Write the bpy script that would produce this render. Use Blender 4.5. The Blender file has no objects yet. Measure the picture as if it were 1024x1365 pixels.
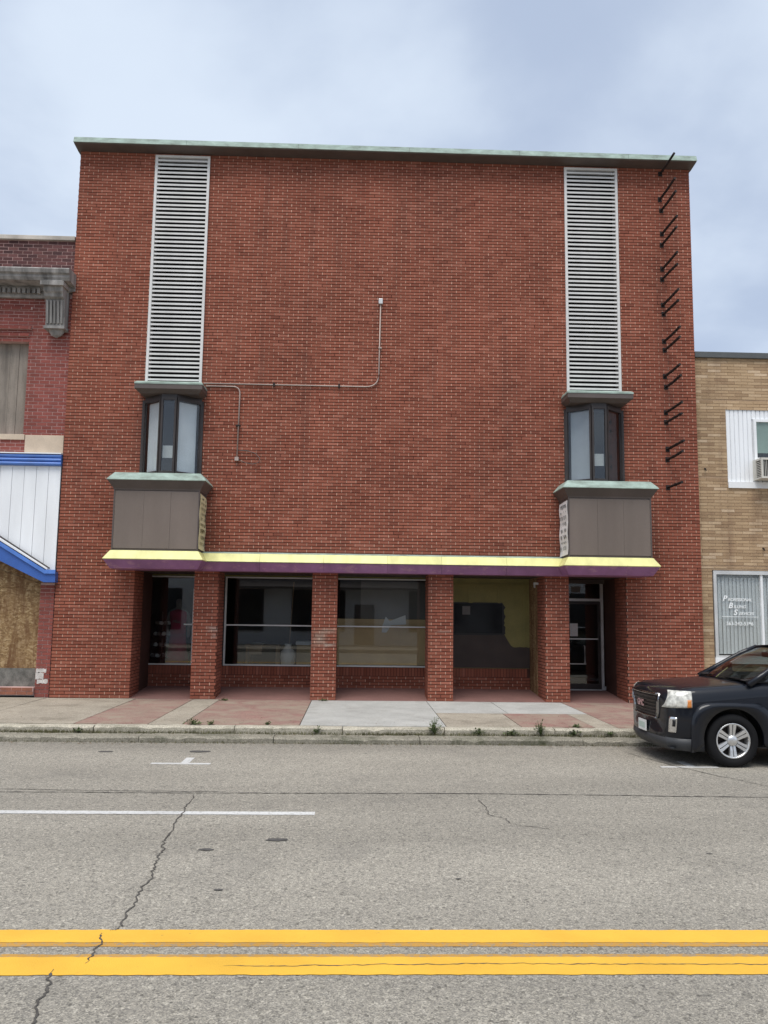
import bpy, bmesh, math, random
from mathutils import Vector, Matrix
from mathutils.bvhtree import BVHTree
import numpy as np

random.seed(7)
rng = np.random.default_rng(7)
scene = bpy.context.scene
COL = scene.collection
rad = math.radians

# ------------------------------------------------------------------ camera
cam_data = bpy.data.cameras.new("camera")
cam_data.sensor_fit = 'HORIZONTAL'
cam_data.sensor_width = 36.0
cam_data.lens = 36.0 * 1120.0 / 1024.0
cam_data.clip_end = 2000.0
cam = bpy.data.objects.new("camera", cam_data)
COL.objects.link(cam)
CAM = Vector((-0.5805, -17.7147, 1.8338))
yaw, pitch, roll = 0.0329, 0.1180, 0.0129
fw = Vector((math.sin(yaw) * math.cos(pitch), math.cos(yaw) * math.cos(pitch), math.sin(pitch)))
r0 = Vector((math.cos(yaw), -math.sin(yaw), 0))
u0 = r0.cross(fw)
rt = math.cos(roll) * r0 + math.sin(roll) * u0
up = -math.sin(roll) * r0 + math.cos(roll) * u0
m = Matrix((rt, up, -fw)).transposed().to_4x4()
m.translation = CAM
cam.matrix_world = m
scene.camera = cam

# ------------------------------------------------------------------ world, sun, exposure
SUN_EL, SUN_AZ = rad(66), rad(200)          # azimuth measured from +Y clockwise: behind the camera, a little left
world = bpy.data.worlds.new("World")
scene.world = world
world.use_nodes = True
wt = world.node_tree
wt.nodes.clear()
def wn(t, **kw):
    n = wt.nodes.new(t)
    for k, v in kw.items():
        setattr(n, k, v)
    return n
out = wn("ShaderNodeOutputWorld")
bg = wn("ShaderNodeBackground")
bg.inputs[1].default_value = 0.075
sky = wn("ShaderNodeTexSky")
sky.sky_type = 'NISHITA'
sky.sun_disc = False
sky.sun_elevation = SUN_EL
sky.sun_rotation = SUN_AZ
tc = wn("ShaderNodeTexCoord")
sep = wn("ShaderNodeSeparateXYZ")
wt.links.new(tc.outputs['Generated'], sep.inputs[0])
zadd = wn("ShaderNodeMath", operation='ADD'); zadd.inputs[1].default_value = 0.35
zmax = wn("ShaderNodeMath", operation='MAXIMUM'); zmax.inputs[1].default_value = 0.12
wt.links.new(sep.outputs[2], zadd.inputs[0]); wt.links.new(zadd.outputs[0], zmax.inputs[0])
dx = wn("ShaderNodeMath", operation='DIVIDE'); dy = wn("ShaderNodeMath", operation='DIVIDE')
for d, i in ((dx, 0), (dy, 1)):
    wt.links.new(sep.outputs[i], d.inputs[0]); wt.links.new(zmax.outputs[0], d.inputs[1])
comb = wn("ShaderNodeCombineXYZ")
wt.links.new(dx.outputs[0], comb.inputs[0]); wt.links.new(dy.outputs[0], comb.inputs[1])
comb.inputs[2].default_value = 3.1
noi = wn("ShaderNodeTexNoise"); noi.inputs['Scale'].default_value = 2.3; noi.inputs['Detail'].default_value = 6.0
noi.inputs['Roughness'].default_value = 0.48; noi.inputs['Distortion'].default_value = 0.1
wt.links.new(comb.outputs[0], noi.inputs['Vector'])
ramp = wn("ShaderNodeValToRGB")
ramp.color_ramp.interpolation = 'EASE'
ramp.color_ramp.elements[0].position = 0.33; ramp.color_ramp.elements[0].color = (0.445, 0.525, 0.675, 1)
ramp.color_ramp.elements[1].position = 0.66; ramp.color_ramp.elements[1].color = (0.70, 0.785, 0.90, 1)
wt.links.new(noi.outputs['Fac'], ramp.inputs[0])
cm = wn("ShaderNodeVectorMath", operation='SCALE'); cm.inputs['Scale'].default_value = 6.9
wt.links.new(ramp.outputs[0], cm.inputs[0])
mix = wn("ShaderNodeMixRGB"); mix.inputs[0].default_value = 0.88
wt.links.new(sky.outputs[0], mix.inputs[1]); wt.links.new(cm.outputs[0], mix.inputs[2])
wt.links.new(mix.outputs[0], bg.inputs[0]); wt.links.new(bg.outputs[0], out.inputs[0])

sun_d = bpy.data.lights.new("sun", 'SUN')
sun_d.energy = 1.5
sun_d.angle = rad(40)
sun_d.color = (1.0, 0.96, 0.90)
sun = bpy.data.objects.new("sun", sun_d)
COL.objects.link(sun)
sd = Vector((math.sin(SUN_AZ) * math.cos(SUN_EL), math.cos(SUN_AZ) * math.cos(SUN_EL), math.sin(SUN_EL)))
sun.rotation_euler = sd.to_track_quat('Z', 'Y').to_euler()
sun.location = (-6, -20, 30)

scene.view_settings.view_transform = 'Standard'
scene.view_settings.look = 'None'
scene.view_settings.gamma = 1.0
scene.view_settings.exposure = 1.14
scene.render.engine = 'CYCLES'
scene.cycles.use_denoising = True
scene.cycles.max_bounces = 8
scene.cycles.transparent_max_bounces = 16

# ------------------------------------------------------------------ materials
class NT:
    """small node helper"""
    def __init__(s, name):
        s.m = bpy.data.materials.new(name); s.m.use_nodes = True
        s.t = s.m.node_tree; s.t.nodes.clear()
        s.o = s.n("ShaderNodeOutputMaterial")
        s.b = s.n("ShaderNodeBsdfPrincipled")
        s.l(s.b.outputs[0], s.o.inputs[0])
    def n(s, t, **kw):
        x = s.t.nodes.new(t)
        for k, v in kw.items(): setattr(x, k, v)
        return x
    def l(s, a, b): s.t.links.new(a, b)
    def pos(s):
        return s.n("ShaderNodeNewGeometry").outputs['Position']
    def scaled(s, v, sc):
        q = s.n("ShaderNodeVectorMath", operation='MULTIPLY'); s.l(v, q.inputs[0]); q.inputs[1].default_value = sc
        return q.outputs[0]
    def noise(s, v, scale, detail=4, rough=.55, dist=0):
        q = s.n("ShaderNodeTexNoise"); s.l(v, q.inputs['Vector'])
        q.inputs['Scale'].default_value = scale; q.inputs['Detail'].default_value = detail
        q.inputs['Roughness'].default_value = rough; q.inputs['Distortion'].default_value = dist
        return q.outputs['Fac']
    def vor(s, v, scale, out='Color', feature='F1', rand=1.0):
        q = s.n("ShaderNodeTexVoronoi", feature=feature); s.l(v, q.inputs['Vector']); q.inputs['Scale'].default_value = scale
        if 'Randomness' in q.inputs: q.inputs['Randomness'].default_value = rand
        return q.outputs[out]
    def ramp(s, f, stops, interp='LINEAR'):
        q = s.n("ShaderNodeValToRGB"); q.color_ramp.interpolation = interp
        e = q.color_ramp.elements
        while len(e) < len(stops): e.new(.5)
        for i, (p, c) in enumerate(stops):
            e[i].position = p
            e[i].color = (c, c, c, 1) if isinstance(c, (int, float)) else (*c, 1)
        s.l(f, q.inputs[0]); return q.outputs[0]
    def math(s, op, a, b=None, clamp=False):
        q = s.n("ShaderNodeMath", operation=op, use_clamp=clamp)
        for i, v in enumerate((a, b)):
            if v is None: continue
            if isinstance(v, (int, float)): q.inputs[i].default_value = v
            else: s.l(v, q.inputs[i])
        return q.outputs[0]
    def mix(s, f, a, b, mode='MIX'):
        q = s.n("ShaderNodeMixRGB", blend_type=mode)
        for i, v in enumerate((f, a, b)):
            if isinstance(v, (int, float)): q.inputs[i].default_value = v if i == 0 else (v, v, v, 1)
            elif isinstance(v, tuple): q.inputs[i].default_value = (*v, 1)
            else: s.l(v, q.inputs[i])
        return q.outputs[0]
    def bump(s, h, strength=.3, dist=.01):
        q = s.n("ShaderNodeBump"); q.inputs['Strength'].default_value = strength; q.inputs['Distance'].default_value = dist
        s.l(h, q.inputs['Height']); s.l(q.outputs[0], s.b.inputs['Normal'])
    def done(s, col, rough=.7, metal=0.0, spec=.4):
        if isinstance(col, tuple): s.b.inputs['Base Color'].default_value = (*col, 1)
        else: s.l(col, s.b.inputs['Base Color'])
        if isinstance(rough, (int, float)): s.b.inputs['Roughness'].default_value = rough
        else: s.l(rough, s.b.inputs['Roughness'])
        s.b.inputs['Metallic'].default_value = metal
        s.b.inputs['Specular IOR Level'].default_value = spec
        return s.m

def plain(name, col, rough=.6, metal=0.0, var=.12, vs=3.0, fine=.08, fs=60, bump=0.0, spec=.4, streak=False):
    t = NT(name); p = t.pos()
    if streak: p1 = t.scaled(p, (1, 1, .15))
    else: p1 = p
    n1 = t.ramp(t.noise(p1, vs, 5), [(.3, 1 - var), (.7, 1 + var)])
    n2 = t.ramp(t.noise(p, fs, 3), [(.3, 1 - fine), (.7, 1 + fine)])
    c = t.mix(1.0, t.mix(1.0, col, n1, 'MULTIPLY'), n2, 'MULTIPLY')
    if bump: t.bump(t.noise(p, fs, 4), bump, .01)
    r = t.ramp(t.noise(p, vs * 2, 3), [(.3, max(0, rough - .08)), (.7, min(1, rough + .08))])
    return t.done(c, r, metal, spec)

def brick_mat(name, stops, smears=(), grime=True):
    t = NT(name); p = t.pos()
    at = t.n("ShaderNodeAttribute", attribute_name="rnd").outputs['Fac']
    ob = t.n("ShaderNodeObjectInfo").outputs['Random']
    f = t.math('FRACT', t.math('ADD', at, ob))
    c = t.ramp(f, stops)
    big = t.ramp(t.noise(t.scaled(p, (1, 1, .6)), .55, 5, .6), [(.25, .78), (.75, 1.14)])
    c = t.mix(1.0, c, big, 'MULTIPLY')
    band = t.ramp(t.noise(t.scaled(p, (.10, .10, 2.4)), 1.0, 5, .7), [(.28, .88), (.72, 1.10)])
    c = t.mix(1.0, c, band, 'MULTIPLY')
    fine = t.ramp(t.noise(p, 70, 4, .7), [(.25, .78), (.75, 1.2)])
    c = t.mix(1.0, c, fine, 'MULTIPLY')
    if grime:
        st = t.noise(t.scaled(p, (3.2, 3.2, .25)), 1.0, 4, .6)
        c = t.mix(t.ramp(st, [(.52, 0.0), (.76, .42)]), c, (.11, .055, .042))
        ef = t.noise(p, 2.2, 6, .75)
        c = t.mix(t.ramp(ef, [(.62, 0.0), (.80, .30)]), c, (.36, .22, .17))
    if smears:
        sp = t.n("ShaderNodeSeparateXYZ"); t.l(p, sp.inputs[0])
        for (cx, cz, hx, hz, amt, col) in smears:
            a = t.math('ABSOLUTE', t.math('DIVIDE', t.math('SUBTRACT', sp.outputs[0], cx), hx))
            b = t.math('ABSOLUTE', t.math('DIVIDE', t.math('SUBTRACT', sp.outputs[2], cz), hz))
            d = t.math('MAXIMUM', a, b)
            nn = t.math('ADD', d, t.math('MULTIPLY', t.noise(p, 14, 4, .7), 1.3))
            fade = t.math('MULTIPLY', t.ramp(nn, [(.95, 1.0), (1.0, 0.0)]) if False else t.math('SUBTRACT', 1.75, nn, True), amt)
            yv = t.math('LESS_THAN', t.math('ABSOLUTE', sp.outputs[1]), .06)
            c = t.mix(t.math('MULTIPLY', fade, yv), c, col)
    t.bump(t.noise(p, 90, 4, .7), .35, .004)
    return t.done(c, .85, 0, .25)

MAT = {}
SM = [(-3.50, 1.43, .16, .07, .55, (.42, .36, .31)), (-3.49, 1.29, .07, .06, .45, (.42, .36, .31)),
      (-1.30, 1.26, .17, .20, .62, (.34, .29, .23)), (-1.13, 1.42, .20, .06, .5, (.34, .29, .23)), (-1.10, 1.13, .14, .04, .6, (.46, .42, .36)),
      (1.28, 1.43, .18, .03, .5, (.45, .34, .28))]
MAT['brick'] = brick_mat("red_raked_brick", [(0, (.215, .067, .042)), (.10, (.262, .084, .052)), (.5, (.292, .096, .060)), (.9, (.320, .110, .070)), (1, (.365, .135, .090))], SM)
MAT['joint'] = plain("pale_head_joint_mortar", (.52, .34, .255), .9, var=.45, vs=2.5, fine=.2, fs=40)
MAT['mortar'] = plain("shaded_bed_joint_mortar", (.085, .038, .028), .95, var=.2)  # shade inside the raked joints is put into this dark mortar colour
MAT['oldbrick'] = brick_mat("old_rose_brick", [(0, (.22, .062, .050)), (.4, (.275, .078, .062)), (.8, (.31, .092, .074)), (1, (.26, .080, .066))])
MAT['oldmortar'] = plain("old_pink_mortar", (.50, .33, .30), .95, var=.25)
MAT['darkbrick'] = brick_mat("sooty_parapet_brick", [(0, (.07, .035, .035)), (.5, (.12, .05, .048)), (1, (.17, .075, .07))])
MAT['tanbrick'] = brick_mat("tan_norman_brick", [(0, (.34, .225, .135)), (.3, (.415, .285, .17)), (.6, (.465, .325, .195)), (.9, (.52, .375, .235)), (1, (.60, .455, .31))], grime=True)
MAT['tanmortar'] = plain("tan_mortar", (.36, .25, .16), .95, var=.2)
MAT['white'] = plain("white_paint", (.80, .81, .82), .5, var=.04, fine=.02)
MAT['whitesiding'] = plain("white_siding_paint", (.81, .825, .84), .45, var=.09, fine=.03, streak=True, vs=2.5)
MAT['cream'] = plain("cream_stone", (.58, .47, .36), .85, var=.12, bump=.2)
MAT['stone'] = plain("weathered_coping_stone", (.45, .41, .36), .9, var=.3, vs=2, bump=.3)
MAT['blue'] = plain("royal_blue_paint", (.045, .12, .40), .4, var=.12, vs=4)
MAT['bluelight'] = plain("faded_blue_metal", (.085, .20, .56), .4, var=.15, vs=4)
MAT['alum'] = plain("pale_aluminium", (.62, .62, .61), .42, .35, var=.1)
MAT['louver'] = plain("off_white_louver_paint", (.66, .65, .63), .5, 0, var=.12, vs=2, streak=True)
MAT['dark'] = plain("dark_interior", (.018, .018, .019), .9)
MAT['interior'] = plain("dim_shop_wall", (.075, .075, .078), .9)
MAT['bronze'] = plain("dark_bronze_metal", (.050, .042, .040), .45, .3, var=.2)
MAT['brownmetal'] = plain("brown_grey_metal", (.105, .084, .076), .55, .1, var=.16, vs=2.0, streak=True)
MAT['boxpanel'] = plain("taupe_stucco_panel", (.165, .132, .112), .75, 0, var=.16, vs=1.2, streak=True, fine=.05)
MAT['steel'] = plain("black_rusty_steel", (.025, .020, .019), .7, .3, var=.3, vs=12)
MAT['pipe'] = plain("grey_conduit", (.40, .32, .28), .5, .2, var=.12)
MAT['rubber'] = plain("tyre_rubber", (.011, .011, .012), .9, 0, var=.2, spec=.2)
MAT['black'] = plain("black_plastic", (.012, .012, .013), .5)
MAT['paper'] = plain("white_paper", (.70, .70, .69), .8, var=.05)
MAT['greywood'] = plain("weathered_grey_wood", (.25, .215, .18), .9, 0, var=.35, vs=7, streak=True, fine=.15, bump=.3)
MAT['greypaint'] = plain("peeling_grey_paint", (.27, .255, .24), .75, 0, var=.5, vs=6, streak=True, fine=.12, bump=.2)
MAT['ground'] = plain("dry_earth", (.22, .19, .15), .95, var=.2, vs=.3)
MAT['opp'] = plain("pale_render", (.62, .63, .64), .9, var=.06, vs=.6)
MAT['oppdark'] = plain("dark_shop_glass", (.012, .013, .015), .12, var=.03, vs=1)
MAT['cardboard'] = plain("brown_paper", (.64, .46, .25), .9, var=.12, vs=2)
MAT['greyboard'] = plain("grey_paper", (.16, .155, .15), .9, var=.1, vs=2)
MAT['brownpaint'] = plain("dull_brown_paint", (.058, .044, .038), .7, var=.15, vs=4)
MAT['yellowpaint'] = plain("mustard_yellow_paint", (.215, .19, .065), .6, var=.15, vs=3)
MAT['ceramic'] = plain("white_ceramic", (.70, .69, .66), .3, var=.05)
MAT['wood'] = plain("tan_wood", (.30, .21, .13), .6, var=.2, vs=6)
MAT['redcloth'] = plain("dark_red_cloth", (.40, .03, .08), .9, var=.2)
MAT['skin'] = plain("mannequin_grey", (.22, .20, .19), .5)
MAT['shade'] = plain("grey_green_roller_shade", (.36, .46, .40), .8, var=.06)
MAT['vane'] = plain("pale_blind_fabric", (.80, .79, .78), .8, var=.06)
MAT['blindpale'] = plain("pale_window_blind", (.80, .82, .82), .7, var=.08, vs=2)
MAT['ac'] = plain("beige_appliance_case", (.60, .58, .52), .5, var=.08)
MAT['ink'] = plain("dark_print_ink", (.05, .05, .05), .8)
MAT['inkolive'] = plain("olive_print_ink", (.10, .085, .03), .8)
MAT['banneryellow'] = plain("faded_yellow_vinyl", (.74, .66, .40), .7, var=.12, vs=5)
MAT['bannerwhite'] = plain("white_vinyl", (.84, .82, .80), .7, var=.08, vs=5)
MAT['oldwhite'] = plain("old_whitewash", (.55, .52, .49), .9, var=.25, vs=12, fine=.2)
MAT['greydirt'] = plain("grimy_grey_paint", (.15, .145, .13), .9, var=.45, vs=7, fine=.2)
MAT['tilebrick'] = plain("orange_ledge_tile", (.27, .105, .065), .8, var=.2, vs=5, fine=.15)
MAT['coping'] = plain("dark_grey_metal_coping", (.10, .105, .105), .55, .1, var=.12)
MAT['siding_groove'] = plain("siding_groove_shadow", (.60, .61, .62), .6)
MAT['lettering'] = plain("white_window_lettering", (.86, .88, .88), .5, var=.02, fine=0)

def patina():
    t = NT("green_copper_patina"); p = t.pos()
    n = t.noise(t.scaled(p, (1.5, 1.5, 4)), 2.2, 6, .65)
    c = t.ramp(n, [(.25, (.15, .16, .14)), (.42, (.24, .30, .26)), (.6, (.33, .42, .37)), (.85, (.47, .57, .51))])
    return t.done(c, .75, 0, .3)
MAT['patina'] = patina()

def flaky(name, base, under, thr=.66):
    t = NT(name); p = t.pos()
    n = t.noise(t.scaled(p, (1, 1, 2.5)), 3.5, 8, .72)
    c = t.mix(t.ramp(n, [(thr, 0.0), (thr + .04, 1.0)]), base, under)
    c = t.mix(1.0, c, t.ramp(t.noise(t.scaled(p, (4, 4, .5)), 1.2, 5), [(.3, .80), (.7, 1.08)]), 'MULTIPLY')
    c = t.mix(1.0, c, t.ramp(t.n("ShaderNodeObjectInfo").outputs['Random'], [(0, .88), (1, 1.08)]), 'MULTIPLY')
    ru = t.noise(t.scaled(p, (9, 9, 1.2)), 1.0, 6, .75)
    c = t.mix(t.ramp(ru, [(.66, 0.0), (.76, .45)]), c, (.16, .10, .06))
    return t.done(c, .5, 0, .35)
MAT['canary'] = flaky("pale_yellow_canopy_paint", (.76, .73, .31), (.60, .60, .37), .64)
MAT['purple'] = flaky("faded_purple_canopy_paint", (.30, .135, .27), (.38, .19, .29), .55)

def asphalt():
    t = NT("aged_asphalt"); p = t.pos()
    big = t.ramp(t.noise(t.scaled(p, (.35, 1.0, 1)), .9, 5, .6), [(.25, .86), (.75, 1.12)])
    spy = t.n("ShaderNodeSeparateXYZ"); t.l(p, spy.inputs[0])
    yj = t.math('ADD', spy.outputs[1], t.math('MULTIPLY', t.noise(t.scaled(p, (.25, 1, 1)), .7, 4, .6), .9))
    band = t.ramp(t.math('DIVIDE', t.math('ADD', yj, 13.95), 10.0, True), [(0, .97), (.08, .92), (.19, .92), (.26, 1.0), (.36, 1.09), (.47, .91), (.53, .99), (.61, .94), (.69, .97), (.80, 1.05), (.89, 1.09), (.98, .86)])
    cells = t.vor(p, 125, 'Color')
    sepc = t.n("ShaderNodeSeparateColor"); t.l(cells, sepc.inputs[0])
    g = t.ramp(sepc.outputs[0], [(0, (.155, .144, .126)), (.22, (.222, .205, .177)), (.5, (.285, .263, .223)), (.8, (.335, .306, .254)), (1, (.44, .405, .335))])
    cells2 = t.vor(p, 48, 'Color')
    s2 = t.n("ShaderNodeSeparateColor"); t.l(cells2, s2.inputs[0])
    g2 = t.ramp(s2.outputs[1], [(0, .58), (.14, .92), (.85, 1.03), (1, 1.28)])
    c = t.mix(1.0, t.mix(1.0, t.mix(1.0, g, g2, 'MULTIPLY'), big, 'MULTIPLY'), band, 'MULTIPLY')
    st = t.noise(p, .8, 6, .7)
    c = t.mix(t.ramp(st, [(.56, 0.0), (.74, .38)]), c, (.13, .122, .11))
    t.bump(t.math('ADD', sepc.outputs[0], t.noise(p, 40, 3)), .35, .006)
    return t.done(c, .9, 0, .25)
MAT['asphalt'] = asphalt()

def concrete(name, col, dirt=(.13, .11, .08), dirty=.5, spk=.25, lo=.50, hi=.72):
    t = NT(name); p = t.pos()
    n1 = t.ramp(t.noise(p, 1.1, 6, .65), [(.25, .80), (.75, 1.16)])
    cells = t.n("ShaderNodeSeparateColor"); t.l(t.vor(p, 85, 'Color'), cells.inputs[0])
    n2 = t.ramp(cells.outputs[0], [(0, 1 - spk), (1, 1 + spk)])
    c = t.mix(1.0, t.mix(1.0, col, n1, 'MULTIPLY'), n2, 'MULTIPLY')
    d = t.noise(t.scaled(p, (1, 1, 1)), 1.9, 9, .74, .5)
    c = t.mix(t.ramp(d, [(lo, 0.0), (hi, dirty)]), c, dirt)
    t.bump(t.noise(p, 60, 5, .7), .35, .006)
    return t.done(c, .92, 0, .25)
MAT['walk'] = concrete("tan_aggregate_concrete", (.345, .305, .245), dirty=.65)
MAT['newwalk'] = concrete("pale_grey_concrete", (.41, .405, .38), dirty=.30, spk=.12)
MAT['redwalk'] = concrete("red_tinted_concrete", (.265, .150, .128), (.31, .26, .20), .85, .25, .38, .62)
MAT['redfloor'] = concrete("red_porch_concrete", (.235, .125, .108), (.13, .09, .075), .3, .1)
MAT['kerb'] = concrete("mossy_kerb_concrete", (.42, .385, .31), (.10, .095, .055), .85, .3)
MAT['gutter'] = concrete("shaded_mossy_kerb_concrete", (.25, .23, .185), (.055, .06, .032), .95, .35)  # moss plus painted shade: tone darkened so the lower step's face reads dark

def paint_mat(name, col, wornto, thr=.60):
    t = NT(name); p = t.pos()
    n = t.noise(p, 26, 6, .75)
    c = t.mix(t.ramp(n, [(thr, 0.0), (thr + .08, .75)]), col, wornto)
    c = t.mix(1.0, c, t.ramp(t.noise(p, 2.0, 4), [(.3, .90), (.7, 1.07)]), 'MULTIPLY')
    t.bump(t.vor(p, 110, 'Distance'), .4, .004)
    return t.done(c, .75, 0, .3)
MAT['yline'] = paint_mat("yellow_line_paint", (.73, .415, .05), (.42, .26, .06), .62)
MAT['yold'] = paint_mat("old_orange_line_paint", (.46, .25, .055), (.27, .23, .17), .50)
MAT['wline'] = paint_mat("white_line_paint", (.58, .575, .56), (.33, .32, .29), .52)
MAT['crack'] = plain("black_crack_fill", (.075, .068, .06), .95, var=.3, vs=8)
MAT['stain'] = plain("dark_tar_spot", (.085, .08, .075), .8, var=.3, vs=20)

def osb():
    t = NT("weathered_strand_board"); p = t.pos()
    w = t.n("ShaderNodeVectorMath", operation='ADD'); t.l(p, w.inputs[0])
    nv = t.n("ShaderNodeTexNoise"); t.l(p, nv.inputs['Vector']); nv.inputs['Scale'].default_value = 9; nv.inputs['Detail'].default_value = 3
    ns = t.n("ShaderNodeVectorMath", operation='SCALE'); t.l(nv.outputs['Color'], ns.inputs[0]); ns.inputs['Scale'].default_value = .12
    t.l(ns.outputs[0], w.inputs[1])
    s = t.n("ShaderNodeSeparateColor"); t.l(t.vor(t.scaled(w.outputs[0], (1, 1, 1.9)), 21, 'Color'), s.inputs[0])
    c = t.ramp(s.outputs[0], [(0, (.18, .11, .052)), (.35, (.28, .18, .085)), (.7, (.35, .24, .125)), (1, (.44, .32, .18))])
    st = t.noise(t.scaled(p, (5, 5, 1.0)), 1.0, 6, .7, .5)
    c = t.mix(t.ramp(st, [(.42, 0.0), (.60, .85)]), c, (.135, .065, .03))
    return t.done(c, .85, 0, .25)
MAT['osb'] = osb()

def glass(name, tint=(.80, .82, .82), refl=.055, rough=0.0):
    t = NT(name)
    t.t.nodes.remove(t.b)
    lw = t.n("ShaderNodeLayerWeight"); lw.inputs[0].default_value = .5
    f = t.math('ADD', t.math('MULTIPLY', t.math('POWER', lw.outputs['Facing'], 5.0), .9), refl, True)
    tr = t.n("ShaderNodeBsdfTransparent"); tr.inputs[0].default_value = (*tint, 1)
    gl = t.n("ShaderNodeBsdfGlossy"); gl.inputs['Roughness'].default_value = rough
    mx = t.n("ShaderNodeMixShader"); t.l(f, mx.inputs[0]); t.l(tr.outputs[0], mx.inputs[1]); t.l(gl.outputs[0], mx.inputs[2])
    t.l(mx.outputs[0], t.o.inputs[0])
    return t.m
MAT['glass'] = glass("shop_glass", (.86, .88, .88), .07)
MAT['glassbay'] = glass("bay_glass", (.90, .92, .93), .055)
MAT['blindgrey'] = plain("grey_window_blind", (.40, .42, .44), .7, var=.12, vs=2)
MAT['blinddark'] = plain("dark_window_blind", (.10, .10, .105), .8, var=.12, vs=2)
MAT['glassclear'] = glass("clear_glass", (.88, .90, .90), .05)
MAT['carglass'] = glass("tinted_car_glass", (.42, .46, .44), .07)

def carpaint():
    t = NT("dark_navy_car_paint")
    p = t.pos()
    c = t.mix(t.noise(p, 3, 2), (.004, .005, .009), (.006, .008, .013))
    t.b.inputs['Coat Weight'].default_value = .55
    t.b.inputs['Coat Roughness'].default_value = .04
    return t.done(c, .4, 0, .2)
MAT['carpaint'] = carpaint()
MAT['chrome'] = plain("chrome", (.75, .75, .76), .15, 1.0, var=.03)
MAT['darkchrome'] = plain("smoked_chrome", (.30, .30, .31), .2, 1.0, var=.05)
MAT['rim'] = plain("machined_wheel_alloy", (.68, .68, .68), .33, .75, var=.06)
MAT['lens'] = plain("frosted_headlight_lens", (.56, .55, .50), .10, 0, var=.45, vs=16, spec=.8)
MAT['amber'] = plain("amber_reflector", (.55, .20, .05), .2, 0, var=.1)
MAT['badge'] = plain("badge_red_enamel", (.50, .30, .30), .25, .3, var=.05)
MAT['bumpergrey'] = plain("dark_grey_bumper_plastic", (.040, .042, .046), .55, 0, var=.1)
MAT['scraps'] = plain("dry_leaf_scraps", (.16, .115, .065), .9, var=.5, vs=14)
MAT['leaf'] = plain("weed_leaf", (.085, .115, .04), .7, var=.35, vs=9)
MAT['drygrass'] = plain("dry_grass", (.115, .11, .05), .8, var=.4, vs=6)

# ------------------------------------------------------------------ mesh helpers
ORG = {}
def origin(o):
    while o is not None:
        if o in ORG_OBJ: return ORG_OBJ[o]
        o = o.parent
    return Vector((0, 0, 0))
ORG_OBJ = {}

def tag(o, label=None, cat=None, group=None, kind=None):
    if label: o["label"] = label
    if cat: o["category"] = cat
    if group: o["group"] = group
    if kind: o["kind"] = kind
    return o

def empty(name, loc, label=None, cat=None, group=None, kind=None):
    o = bpy.data.objects.new(name, None); COL.objects.link(o)
    o.empty_display_size = .2
    o.location = loc; ORG_OBJ[o] = Vector(loc)
    return tag(o, label, cat, group, kind)

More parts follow.
